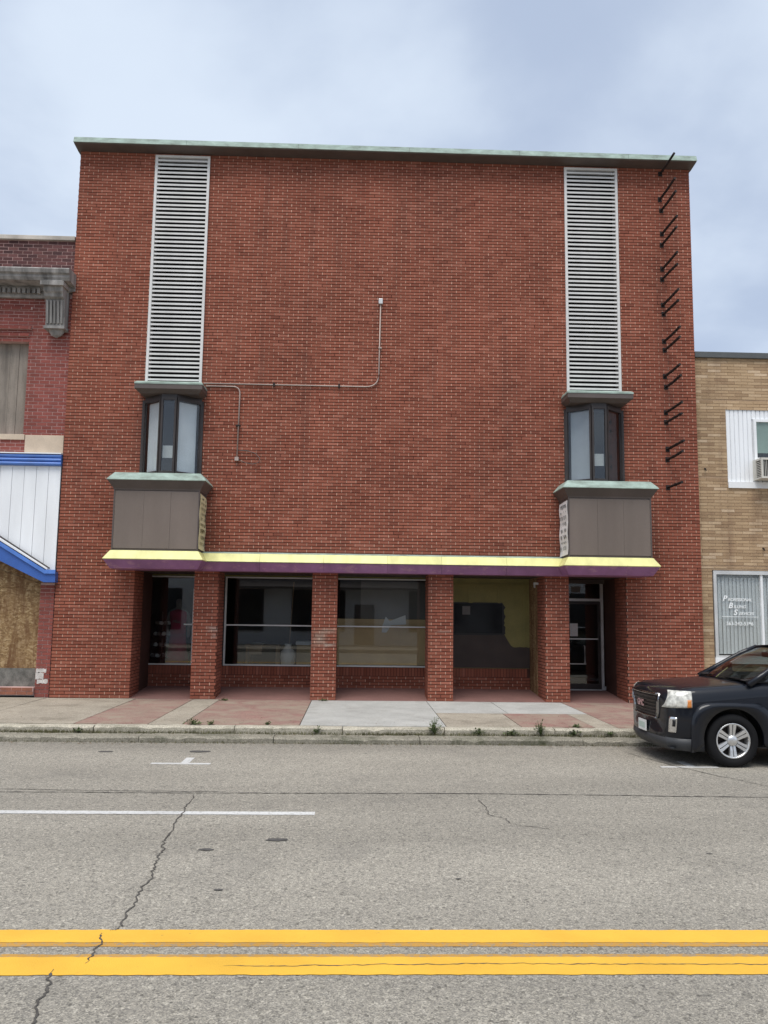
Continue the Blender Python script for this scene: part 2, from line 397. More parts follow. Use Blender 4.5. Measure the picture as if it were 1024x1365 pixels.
class MB:
    def __init__(s): s.v = []; s.f = []
    def add(s, vs, fs):
        b = len(s.v); s.v += [tuple(x) for x in vs]; s.f += [tuple(b + i for i in f) for f in fs]; return s
    def box(s, x0, x1, y0, y1, z0, z1):
        return s.add([(x0, y0, z0), (x1, y0, z0), (x1, y1, z0), (x0, y1, z0), (x0, y0, z1), (x1, y0, z1), (x1, y1, z1), (x0, y1, z1)],
                     [(0, 3, 2, 1), (4, 5, 6, 7), (0, 1, 5, 4), (1, 2, 6, 5), (2, 3, 7, 6), (3, 0, 4, 7)])
    def prism(s, poly, axis, a, b):
        """poly: list of 2D points; axis 'x': (y,z), 'y': (x,z), 'z': (x,y)"""
        def P(p, t):
            return {'x': (t, p[0], p[1]), 'y': (p[0], t, p[1]), 'z': (p[0], p[1], t)}[axis]
        n = len(poly)
        vs = [P(p, a) for p in poly] + [P(p, b) for p in poly]
        fs = [tuple(range(n - 1, -1, -1)), tuple(range(n, 2 * n))] + [(i, (i + 1) % n, n + (i + 1) % n, n + i) for i in range(n)]
        return s.add(vs, fs)
    def tube(s, path, r, n=8, cap=True):
        path = [Vector(p) for p in path]
        rs = r if isinstance(r, (list, tuple)) else [r] * len(path)
        rings = []
        ref = Vector((0, 0, 1))
        for i, p in enumerate(path):
            d = (path[min(i + 1, len(path) - 1)] - path[max(i - 1, 0)]).normalized()
            a = d.cross(ref)
            if a.length < .05: a = d.cross(Vector((1, 0, 0)))
            a.normalize(); b = d.cross(a).normalized()
            rings.append([p + rs[i] * (math.cos(2 * math.pi * k / n) * a + math.sin(2 * math.pi * k / n) * b) for k in range(n)])
        vs = [q for rg in rings for q in rg]
        fs = [(i * n + k, i * n + (k + 1) % n, (i + 1) * n + (k + 1) % n, (i + 1) * n + k) for i in range(len(path) - 1) for k in range(n)]
        if cap: fs += [tuple(range(n - 1, -1, -1)), tuple((len(path) - 1) * n + k for k in range(n))]
        return s.add(vs, fs)
    def lathe(s, prof, c, n=20, sx=1.0, sy=1.0):
        vs = []; fs = []
        for (r, z) in prof:
            vs += [(c[0] + r * sx * math.cos(2 * math.pi * k / n), c[1] + r * sy * math.sin(2 * math.pi * k / n), c[2] + z) for k in range(n)]
        for i in range(len(prof) - 1):
            fs += [(i * n + k, i * n + (k + 1) % n, (i + 1) * n + (k + 1) % n, (i + 1) * n + k) for k in range(n)]
        fs += [tuple(range(n - 1, -1, -1)), tuple((len(prof) - 1) * n + k for k in range(n))]
        return s.add(vs, fs)
    def loft(s, sections, closed=True, cap=True):
        n = len(sections[0]); vs = [p for q in sections for p in q]; fs = []
        for i in range(len(sections) - 1):
            for k in range(n if closed else n - 1):
                fs.append((i * n + k, i * n + (k + 1) % n, (i + 1) * n + (k + 1) % n, (i + 1) * n + k))
        if cap: fs += [tuple(range(n - 1, -1, -1)), tuple((len(sections) - 1) * n + k for k in range(n))]
        return s.add(vs, fs)
    def build(s, name, mat, parent=None, smooth=False, bevel=0.0, loc=None, fix=True):
        o3 = origin(parent) if parent is not None else (Vector(loc) if loc is not None else Vector((0, 0, 0)))
        me = bpy.data.meshes.new(name)
        me.from_pydata([(x - o3.x, y - o3.y, z - o3.z) for x, y, z in s.v], [], s.f)
        if fix or bevel:
            bm = bmesh.new(); bm.from_mesh(me)
            if bevel:
                bmesh.ops.bevel(bm, geom=list(bm.edges), offset=bevel, segments=2, affect='EDGES', profile=.5)
            if fix: bmesh.ops.recalc_face_normals(bm, faces=bm.faces)
            bm.to_mesh(me); bm.free()
        me.materials.append(MAT[mat])
        if smooth:
            for p in me.polygons: p.use_smooth = True
        o = bpy.data.objects.new(name, me); COL.objects.link(o)
        if parent is not None: o.parent = parent
        else:
            o.location = o3; ORG_OBJ[o] = o3
        return o

def box(name, mat, parent, x0, x1, y0, y1, z0, z1, bevel=0.0):
    return MB().box(x0, x1, y0, y1, z0, z1).build(name, mat, parent, bevel=bevel)

def holed_slab(mb, x0, x1, y0, y1, z0, z1, holes):
    xs = sorted({x0, x1} | {min(max(h[i], x0), x1) for h in holes for i in (0, 1)})
    zs = sorted({z0, z1} | {min(max(h[i], z0), z1) for h in holes for i in (2, 3)})
    for a, b in zip(xs, xs[1:]):
        run = None
        for c, d in list(zip(zs, zs[1:])) + [(None, None)]:
            inside = c is None or any(h[0] <= (a + b) / 2 <= h[1] and h[2] <= (c + d) / 2 <= h[3] for h in holes)
            if not inside:
                run = (run[0], d) if run else (c, d)
            elif run:
                mb.box(a, b, y0, y1, run[0], run[1]); run = None

class Bricks:
    """collects the bricks of one building; the nearest ones become objects, the rest one mesh"""
    def __init__(s): s.it = []; s.mo = []
    def field(s, o, u, n, w, z0, z1, holes=(), L=.2032, H=.0677, gv=.012, gh=.0150, phase=0.0, heads=True, start=0):
        o = Vector(o); u = Vector(u); n = Vector(n)
        k = 0; z = z0
        while z + H * .6 < z1:
            za, zb = z + gh / 2, min(z + H - gh / 2, z1)
            zm = (za + zb) / 2
            iv = [(0.0, w)]
            for h in holes:
                if h[2] < zm < h[3]:
                    nv = []
                    for a, b in iv:
                        if h[1] <= a or h[0] >= b: nv.append((a, b)); continue
                        if h[0] > a: nv.append((a, h[0]))
                        if h[1] < b: nv.append((h[1], b))
                    iv = nv
            off = phase + (L / 2 if (k + start) % 2 else 0.0)
            for a, b in iv:
                i0 = math.floor((a - off) / L) - 1
                x = off + i0 * L
                while x < b:
                    xa, xb = max(x + gv / 2, a), min(x + L - gv / 2, b)
                    if xb - xa > .03:
                        s.it.append((o + u * ((xa + xb) / 2) + Vector((0, 0, zm)), u, n, xb - xa, zb - za, zm))
                    xh = x + L
                    if heads and a + .02 < xh < b - .02 and random.random() < .97:
                        s.mo.append((o + u * xh + Vector((0, 0, zm)), u, n, gv + .004 * random.random(), zb - za, zm))
                    x += L
            z += H; k += 1
    def soldier(s, o, u, n, w, z0, h, W=.0677, g=.0115):
        o = Vector(o); u = Vector(u); n = Vector(n)
        x = 0
        while x + W < w + .001:
            s.it.append((o + u * (x + W / 2) + Vector((0, 0, z0 + h / 2)), u, n, W - g, h - g, z0 + h / 2)); x += W
    @staticmethod
    def mesh(name, items, org, depth, jit, drop=0.0):
        N = len(items)
        V = np.zeros((N, 8, 3)); sg = [(-1, -1), (1, -1), (1, 1), (-1, 1)]
        for i, (c, u, n, l, h, _) in enumerate(items):
            c = np.array(c) - np.array(org); u = np.array(u); n = np.array(n); up_ = np.array((0, 0, 1.))
            j = rng.normal(0, jit) - drop
            t = rng.normal(0, jit * .5)
            for q, (a, b) in enumerate(sg):
                V[i, q] = c + u * a * l / 2 + up_ * b * h / 2 + n * (j + a * t)
                V[i, q + 4] = c + u * a * l / 2 + up_ * b * h / 2 - n * depth
        base = np.array([(0, 1, 2, 3), (0, 4, 5, 1), (1, 5, 6, 2), (2, 6, 7, 3), (3, 7, 4, 0)])
        # orientation: u x up should be n
        F = (base[None] + 8 * np.arange(N)[:, None, None]).reshape(-1, 4)
        me = bpy.data.meshes.new(name)
        me.from_pydata(V.reshape(-1, 3).tolist(), [], F.tolist())
        at = me.attributes.new("rnd", 'FLOAT', 'FACE')
        at.data.foreach_set("value", np.repeat(rng.random(N), 5).astype(np.float32))
        return me
    def emit(s, parent, mat, jmat, depth=.018, single=300, L=.2032, gv=.012, jit=.0012, jdrop=.0035, rowname="brick_field"):
        org = origin(parent)
        full = [i for i, b in enumerate(s.it) if abs(b[3] - (L - gv)) < 1e-4]
        full.sort(key=lambda i: (s.it[i][0] - CAM).length)
        pick = set(full[:single])
        cache = {}
        for i in sorted(pick):
            c, u, n, l, h, _ = s.it[i]
            key = (round(l, 3), round(h, 3))
            if key not in cache:
                me = s.mesh("brick", [(Vector((0, 0, 0)), Vector((1, 0, 0)), Vector((0, -1, 0)), l, h, 0)], (0, 0, 0), depth, 0)
                me.attributes.remove(me.attributes["rnd"])
                me.materials.append(MAT[mat]); cache[key] = me
            o = bpy.data.objects.new("brick", cache[key]); COL.objects.link(o)
            o.parent = parent
            o.location = c - org + n * random.gauss(0, jit)
            o.rotation_euler = (0, 0, math.atan2(u.y, u.x))
        rest = [b for i, b in enumerate(s.it) if i not in pick]
        me = s.mesh(rowname, rest, org, depth, jit); me.materials.append(MAT[mat])
        o = bpy.data.objects.new(rowname, me); COL.objects.link(o); o.parent = parent; o["kind"] = "stuff"
        if s.mo:
            me = s.mesh("head_joint_mortar", s.mo, org, depth - .004, .001, jdrop); me.materials.append(MAT[jmat])
            o = bpy.data.objects.new("head_joint_mortar", me); COL.objects.link(o); o.parent = parent; o["kind"] = "stuff"

def text_mesh(name, body, size, mat, parent, loc, shear=0.0, rot=(rad(90), 0, 0), spacing=1.0, weight=0.0):
    cu = bpy.data.curves.new(name, 'FONT'); cu.body = body; cu.size = size; cu.shear = shear
    cu.space_character = spacing; cu.offset = weight; cu.extrude = .0006
    ob = bpy.data.objects.new(name, cu); COL.objects.link(ob)
    bpy.context.view_layer.update()
    dg = bpy.context.evaluated_depsgraph_get()
    me = bpy.data.meshes.new_from_object(ob.evaluated_get(dg))
    bpy.data.objects.remove(ob); bpy.data.curves.remove(cu)
    me.name = name; me.materials.clear(); me.materials.append(MAT[mat])
    o = bpy.data.objects.new(name, me); COL.objects.link(o)
    o.parent = parent
    o.location = Vector(loc) - (origin(parent) if parent else Vector((0, 0, 0)))
    o.rotation_euler = rot
    return o
# ------------------------------------------------------------------ ground, road, pavement
ground = MB().box(-600, 600, -600, 600, -.9, -.45).build("ground", 'ground'); tag(ground, "bare earth beneath the street and the buildings", "ground", kind="structure")
RZ = -0.20
road = MB().box(-160, 160, -20.6, -4.42, -.44, RZ).build("road", 'asphalt'); tag(road, "worn grey asphalt street with patched cracks and painted lines", "road", kind="structure")

def strip(name, mat, x0, x1, ya, yb, z, wob=.005, step=.04, parent=None):
    n = max(2, int((x1 - x0) / step)); mb = MB(); A = []; B = []
    for i in range(n + 1):
        x = x0 + (x1 - x0) * i / n
        A.append((x, ya + random.uniform(-wob, wob), z)); B.append((x, yb + random.uniform(-wob, wob), z))
    mb.add(A + B, [(i, i + 1, n + 2 + i, n + 1 + i) for i in range(n)])
    return mb.build(name, mat, parent)
# double yellow centre line: fresh paint over an older, slightly shifted orange line
strip("old_centre_line", 'yold', -14, 14, -12.31, -12.06, RZ + .002, parent=road)
strip("old_centre_line", 'yold', -14, 14, -12.70, -12.425, RZ + .002, parent=road)
strip("centre_line", 'yline', -14, 14, -12.25, -12.045, RZ + .004, parent=road)
strip("centre_line", 'yline', -14, 14, -12.715, -12.470, RZ + .004, parent=road)
strip("lane_line", 'wline', -4.95, -.95, -8.99, -8.86, RZ + .004, parent=road)
strip("lane_line", 'wline', 11.2, 14.3, -9.0, -8.87, RZ + .004, parent=road)
for px in (-2.84, 3.98):
    mb = MB(); mb.box(px - .40, px + .38, -6.24, -6.15, RZ + .001, RZ + .004); mb.box(px - .02, px + .09, -6.149, -5.75, RZ + .001, RZ + .004)
    mb.build("parking_mark", 'wline', road)

def crack(pts, w, z=RZ + .0055, sub=14, amp=.045, parent=road):
    path = []
    for (a, b) in zip(pts, pts[1:]):
        for i in range(sub):
            t = i / sub; path.append(Vector((a[0] + (b[0] - a[0]) * t, a[1] + (b[1] - a[1]) * t, 0)))
    path.append(Vector((*pts[-1], 0)))
    off = 0; L = []; R = []
    for i, p in enumerate(path):
        d = (path[min(i + 1, len(path) - 1)] - path[max(i - 1, 0)]).normalized(); nn = Vector((-d.y, d.x, 0))
        off = off * .7 + random.uniform(-amp, amp) * .55
        ww = w * random.uniform(.35, 1.2) * (1 if 2 < i < len(path) - 3 else .3)
        q = p + nn * off
        L.append((q.x + nn.x * ww / 2, q.y + nn.y * ww / 2, z)); R.append((q.x - nn.x * ww / 2, q.y - nn.y * ww / 2, z))
    n = len(path)
    return MB().add(L + R, [(i, i + 1, n + i + 1, n + i) for i in range(n - 1)]).build("crack", 'crack', parent)
crack([(-2.31, -8.0), (-2.29, -8.8), (-2.25, -9.93), (-2.17, -10.28), (-2.12, -10.79), (-2.10, -11.32), (-2.03, -11.98), (-2.10, -12.06)], .015, amp=.035)
crack([(-2.14, -12.1), (-2.11, -12.3), (-2.09, -12.56)], .014, amp=.02)
crack([(-2.25, -12.64), (-2.18, -12.94), (-2.14, -13.3), (-2.3, -13.9)], .018, amp=.03)
crack([(.79, -8.1), (.84, -8.89), (1.03, -9.34), (1.35, -9.52)], .011)
crack([(3.45, -4.9), (3.79, -6.16), (4.11, -6.82), (4.4, -7.4), (5.2, -8.05)], .016, amp=.02)
crack([(-9, -8.02), (-6, -7.99), (-2.5, -8.0), (.9, -7.95), (4.2, -8.06), (9, -8.1)], .024, sub=60, amp=.012)
crack([(-7, -7.88), (-4.2, -7.86), (-3.2, -7.9), (-2.0, -7.93)], .018, sub=40, amp=.018)
crack([(-1.3, -12.60), (.2, -12.57), (1.8, -12.58), (3.2, -12.585)], .010, sub=60, amp=.012)
def blotch(x, y, rx, ry):
    n = 18; v = [(x, y, RZ + .005)] + [(x + rx * math.cos(2 * math.pi * k / n) * random.uniform(.8, 1.15), y + ry * math.sin(2 * math.pi * k / n) * random.uniform(.8, 1.15), RZ + .005) for k in range(n)]
    MB().add(v, [(0, k + 1, (k + 1) % n + 1) for k in range(n)]).build("tar_spot", 'stain', road)
for a in ((-1.81, -10.23, .065, .035), (-1.24, -9.91, .10, .05), (-1.54, -11.27, .035, .02), (-2.79, -5.23, .16, .08), (2.5, -10.3, .03, .012), (.25, -11.0, .025, .012), (-4.1, -5.3, .12, .05)):
    blotch(*a)

pave = MB().box(-60, 60, -3.86, 8, -.44, -.045).build("pavement", 'walk'); tag(pave, "concrete pavement of tan, red and pale grey slabs along the buildings", "pavement", kind="structure")
def slab(x0, x1, y0, y1, mat, z=0.0, dz=0.0):
    g = .007
    zz = [z + dz + random.uniform(-.003, .003) for _ in range(4)]
    mb = MB()
    a, b, c, d = (x0 + g, y0 + g), (x1 - g, y0 + g), (x1 - g, y1 - g), (x0 + g, y1 - g)
    mb.add([(*a, -.06), (*b, -.06), (*c, -.06), (*d, -.06), (*a, zz[0]), (*b, zz[1]), (*c, zz[2]), (*d, zz[3])],
           [(0, 3, 2, 1), (4, 5, 6, 7), (0, 1, 5, 4), (1, 2, 6, 5), (2, 3, 7, 6), (3, 0, 4, 7)])
    return mb.build("slab", mat, pave)
YB, YF = -0.012, -3.86
for x0, x1, mat in ((-14, -12.2, 'walk'), (-12.2, -10.4, 'walk'), (-10.4, -8.6, 'walk'), (-8.6, -6.85, 'walk'), (-6.85, -5.03, 'walk'), (-5.03, -3.86, 'redwalk'), (-3.86, -3.32, 'walk'),
                    (-3.32, -1.44, 'redwalk'), (3.74, 5.25, 'redwalk'), (5.25, 6.9, 'walk'), (6.9, 8.6, 'walk'), (8.6, 10.4, 'walk'), (10.4, 12.2, 'walk'), (12.2, 14, 'walk')):
    slab(x0, x1, YF, YB, mat)
slab(-1.44, .93, YF, YB, 'newwalk')
for x0, x1 in ((.93, 2.27), (2.27, 3.74)): slab(x0, x1, -2.02, YB, 'newwalk')
slab(.93, 2.16, YF, -2.02, 'walk'); slab(2.16, 3.36, YF, -2.02, 'redwalk'); slab(3.36, 3.74, YF, -2.02, 'walk')

def kerb_run(name, mat, x0, x1, y0, y1, z0, z1, seg, label):
    root = empty(name, ((x0 + x1) / 2, (y0 + y1) / 2, z0), label, "kerb", kind="structure")
    x = x0
    while x < x1 - .1:
        l = min(seg * random.uniform(.8, 1.2), x1 - x)
        n = max(3, int(l / .12)); A = []
        ztop = z1 + random.uniform(-.006, .006); dy = random.uniform(-.012, .012)
        secs = []
        for i in range(n + 1):
            xx = x + .006 + (l - .012) * i / n
            j = lambda s: random.uniform(-s, s)
            r = .018 + abs(random.gauss(0, .012))
            secs.append([(xx, y0 + dy + j(.008), z0), (xx, y1, z0), (xx, y1, ztop + j(.004)), (xx, y0 + dy + r * 1.3 + j(.006), ztop + j(.005)), (xx, y0 + dy + j(.006), ztop - r)])
        MB().loft(secs).build("kerb_stone", mat, root)
        x += l
    return root
kerb_run("kerb", 'kerb', -14, 14, -4.06, -3.866, -.44, -.005, 1.9, "raised pale kerb stones at the pavement edge with moss and weeds")
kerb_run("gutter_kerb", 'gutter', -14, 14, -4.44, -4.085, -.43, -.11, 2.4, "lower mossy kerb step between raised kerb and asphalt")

# grass and moss growing in the kerb joint (nobody could count it)
mb = MB()
def blade(mb, x, y, z, h, lean, w):
    a = random.uniform(0, 2 * math.pi); dx_, dy_ = math.cos(a), math.sin(a)
    lx, ly = lean * random.uniform(-1, 1), lean * random.uniform(-1, 1)
    mb.add([(x - dx_ * w, y - dy_ * w, z), (x + dx_ * w, y + dy_ * w, z), (x + lx * .4 + dx_ * w * .7, y + ly * .4 + dy_ * w * .7, z + h * .6), (x + lx * .4 - dx_ * w * .7, y + ly * .4 - dy_ * w * .7, z + h * .6), (x + lx, y + ly, z + h)],
           [(0, 1, 2, 3), (3, 2, 4)])
def dens(x): return .35 + .65 * max(0, math.sin(x * 1.7 + 1) * math.sin(x * .63 + 2.2))
for i in range(11000):
    x = random.uniform(-8.5, 6)
    if random.random() > dens(x): continue
    y = random.gauss(-4.085, .03)
    blade(mb, x, y, -.115, random.uniform(.02, .07), .04, .004)
for i in range(1800):
    x = random.uniform(-8.5, 6)
    if random.random() > dens(x + 3): continue
    blade(mb, x, random.gauss(-4.46, .018), RZ, random.uniform(.015, .05), .03, .004)
g = mb.build("kerb_grass", 'drygrass', fix=False); tag(g, "thin grass and moss growing along the kerb joints", "grass", kind="stuff")

mb = MB()
for i in range(1500):                                   # grit and leaf scraps swept into the gutter and the pavement edge
    t_ = random.random()
    if t_ < .6: x, y, z = random.uniform(-9, 7), -4.46 - abs(random.gauss(0, .10)), RZ + .003
    elif t_ < .8: x, y, z = random.uniform(-9, 7), random.uniform(-4.38, -4.1), -.105
    else: x, y, z = random.uniform(-9, 7), -3.84 + abs(random.gauss(0, .35)), .006
    s_ = random.uniform(.005, .02); a = random.uniform(0, 6.28); c_, q_ = math.cos(a) * s_, math.sin(a) * s_; e_ = s_ * random.uniform(.1, .6)
    mb.add([(x - c_, y - q_, z), (x + q_ * .5, y - c_ * .5, z + e_ * .3), (x + c_, y + q_, z + e_), (x - q_ * .5, y + c_ * .5, z + e_ * .4)], [(0, 1, 2, 3)])
g = mb.build("gutter_litter", 'scraps', fix=False); tag(g, "grit and dry leaf scraps scattered along the gutter", "litter", kind="stuff")

def weed(x, y, z, r, h, n, mat='leaf'):
    mb = MB()
    for i in range(n):
        a = random.uniform(0, 6.28); t = random.random() ** .7
        tip = Vector((r * t * math.cos(a), r * t * math.sin(a), h * (1 - .6 * t * t) * random.uniform(.5, 1.05)))
        k = 4
        mb.tube([(x, y, z), (x + tip.x * .4, y + tip.y * .4, z + tip.z * .6), (x + tip.x, y + tip.y, z + tip.z)], [.003, .0025, .001], 3)
        for q in range(k):
            s_ = random.uniform(.35, 1.0); c = Vector((x, y, z)) + tip * s_
            d = Vector((random.uniform(-1, 1), random.uniform(-1, 1), random.uniform(-.2, .8))).normalized()
            sd_ = d.cross(Vector((0, 0, 1)));
            if sd_.length < .1: continue
            sd_.normalize(); ln = random.uniform(.02, .05); wd = ln * .32
            mb.add([c, c + d * ln * .5 + sd_ * wd, c + d * ln, c + d * ln * .5 - sd_ * wd], [(0, 1, 2, 3)])
    return mb
WEEDS = [(-3.15, -3.84, .20, .15, 26), (-2.86, -3.85, .13, .09, 14), (-1.15, -4.07, .10, .12, 14), (.72, -4.07, .17, .22, 34), (1.42, -4.07, .17, .13, 24), (1.95, -4.08, .18, .12, 26),
         (2.42, -4.07, .14, .21, 30), (2.95, -4.07, .19, .13, 24), (3.55, -4.06, .16, .12, 20), (-4.9, -4.07, .15, .09, 16), (-1.95, -3.85, .10, .08, 12), (3.05, -3.85, .15, .07, 14), (-3.2, -.25, .12, .06, 12), (-1.2, -.12, .12, .06, 12)]
WL = {1: "small weed on the red slab beside the wide weed clump", 2: "weed tuft in the kerb joint before the pier between the vase and brown paper windows", 4: "low weed in the kerb joint before the brick pier left of the yellow board",
      5: "spreading low weed at the kerb before the dark hatch in the yellow board", 7: "spreading low weed at the kerb between the tall narrow weed and the parked car", 8: "low weed at the kerb just ahead of the parked car",
      9: "low weed in the kerb joint before the mannequin window", 10: "tiny weed at the edge of the red slab before the vase window", 11: "flat weed at the pavement edge below the small red slab", 3: "tall bushy weed at the kerb before the bay of brown paper", 6: "tall narrow weed at the kerb before the yellow panel", 0: "wide green weed clump on the red slab edge",
      12: "small weed at the foot of the brick pier beside the vase window", 13: "small weed on the pale slab at the foot of a brick pier"}
for i, (x, y, r, h, n) in enumerate(WEEDS):
    z = -.09 if y < -4 else -.006
    o = weed(x, y, z, r * .9, h * (1.3 if i in (3, 6) else random.uniform(.6, 1.0)), int(n * random.uniform(.8, 1.4))).build("weed", 'leaf', loc=(x, y, z), fix=False)
    tag(o, WL.get(i, "low green weed tuft growing from the kerb joint"), "weed", "weeds along the kerb")

# ------------------------------------------------------------------ main building
B = empty("brick_building", (0, 0, 0), "tall windowless red brick building with green copper cornice and two white louvers", "building")
LOUV = [(-5.15, -3.95), (3.95, 5.15)]
BAYC = [-4.53, 4.53]
OPEN = [(-5.18, -3.94), (-3.43, -1.48), (-.955, .96), (1.485, 3.43), (3.94, 5.16)]
SOF = 2.62
TOP = 11.85
holes = [(a, b, 6.52, 11.80) for a, b in LOUV] + [(c - .60, c + .60, 4.50, 6.42) for c in BAYC] + [(a, b, -1, SOF) for a, b in OPEN]
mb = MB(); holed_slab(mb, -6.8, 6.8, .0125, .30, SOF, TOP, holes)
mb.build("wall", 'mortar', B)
# side, rear and roof shell
mb = MB(); mb.box(-6.8, -6.5, .301, 14, 0, TOP); mb.box(6.5, 6.8, .301, 14, 0, TOP); mb.box(-6.499, 6.499, 13.7, 14, 0, TOP)
mb.build("side_wall", 'brick', B)
MB().box(-6.5, 6.5, .302, 13.7, TOP - .25, TOP - .1).build("roof", 'brownmetal', B)
MB().box(-6.499, 6.499, .303, 13.69, SOF + .02, SOF + .3).build("floor_slab", 'brownmetal', B)

BR = Bricks()
hs = [(a + 6.8, b + 6.8, c, d) for a, b, c, d in holes]
BR.field((-6.8, 0, 0), (1, 0, 0), (0, -1, 0), 13.6, 0.0, TOP, hs)
# piers and end blocks at street level
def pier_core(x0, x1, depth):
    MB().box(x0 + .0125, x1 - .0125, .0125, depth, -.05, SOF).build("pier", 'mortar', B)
PD = .76
for a, b in ((-6.8, -5.18), (-3.94, -3.43), (-1.48, -.955), (.96, 1.485), (3.43, 3.94), (5.16, 6.8)):
    pier_core(a, b, PD if -5 < a < 5 else 1.7)
for x, sgn in ((-5.18, 1), (-3.43, 1), (-1.48, -1), (-.955, 1), (.96, -1), (1.485, 1), (3.43, -1), (3.94, 1), (-3.94, -1), (5.16, -1)):
    if sgn > 0: BR.field((x, .03, 0), (0, 1, 0), (1, 0, 0), PD - .03, 0, SOF, start=1)
    else: BR.field((x, PD, 0), (0, -1, 0), (-1, 0, 0), PD - .03, 0, SOF, start=1)
# bulkhead under the shop windows
SY = 1.6
BX0, BX1 = -5.5, 3.43
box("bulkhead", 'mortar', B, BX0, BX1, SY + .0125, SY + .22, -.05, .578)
BR.field((BX0, SY, .0), (1, 0, 0), (0, -1, 0), BX1 - BX0, .04, .38)
BR.soldier((BX0, SY, 0), (1, 0, 0), (0, -1, 0), BX1 - BX0, .38, .2)
BR.emit(B, 'brick', 'joint')

# porch floor (sloping up to the shop front)
MB().prism([(-.008, -.06), (-.008, .002), (SY + .3, .135), (SY + .3, -.06)], 'x', -5.5, 5.5).build("porch_floor", 'redfloor', B)
# soffit over the porch
box("soffit", 'brownpaint', B, -5.45, 5.45, .02, SY + .3, SOF + .001, SOF + .019)
# porch end walls behind the blocks
box("porch_wall", 'brownpaint', B, -5.52, -5.40, PD, SY + .2, 0, SOF)
box("porch_wall", 'brownpaint', B, 5.42, 5.54, PD, SY + .2, 0, SOF)
box("porch_panel", 'osb', B, 3.432, 3.50, PD + .003, SY + .3, .06, SOF)

# cornice
c = MB().prism([(.03, 11.845), (-.28, 11.87), (-.30, 11.89), (-.26, 12.02), (.35, 12.05), (.35, 11.852)], 'x', -6.86, 6.86).build("cornice", 'brownmetal', B)
xx = -6.87
for w in (2.44, 2.44, 2.44, 2.44, 2.44, 1.54):
    MB().prism([(-.304, 11.884), (-.314, 11.890), (-.269, 12.024), (.35, 12.065), (.35, 12.053), (-.25, 12.015)], 'x', xx + .003, xx + w - .003).build("cornice_flashing", 'patina', c); xx += w

# louvers
for (x0, x1) in LOUV:
    z0, z1 = 6.5, 11.80
    lv = MB().box(x0, x1, .20, .26, z0, z1).build("louver", 'dark', B)
    f = MB(); f.box(x0, x0 + .055, -.035, .2, z0, z1); f.box(x1 - .055, x1, -.035, .2, z0, z1); f.box(x0 + .055, x1 - .055, -.034, .2, z1 - .05, z1)
    f.build("frame", 'louver', lv)
    n = 56; p = (z1 - .05 - z0) / n
    sm = None
    for i in range(n):
        z = z0 + i * p
        if sm is None:
            s0 = MB().prism([(-.022, 0), (-.028, 0), (-.028, .042), (.07, .042 + p * .30), (.07, .042 + p * .30 - .004), (-.022, .036)], 'x', 0, x1 - x0 - .114).build("slat", 'louver', lv)
            sm = s0.data; s0.location = (x0 + .057, 0, z)
            for v in sm.vertices: pass
        else:
            s0 = bpy.data.objects.new("slat", sm); COL.objects.link(s0); s0.parent = lv; s0.location = (x0 + .057 + random.uniform(-.001, .001), random.uniform(-.003, .003), z + random.uniform(-.002, .002))

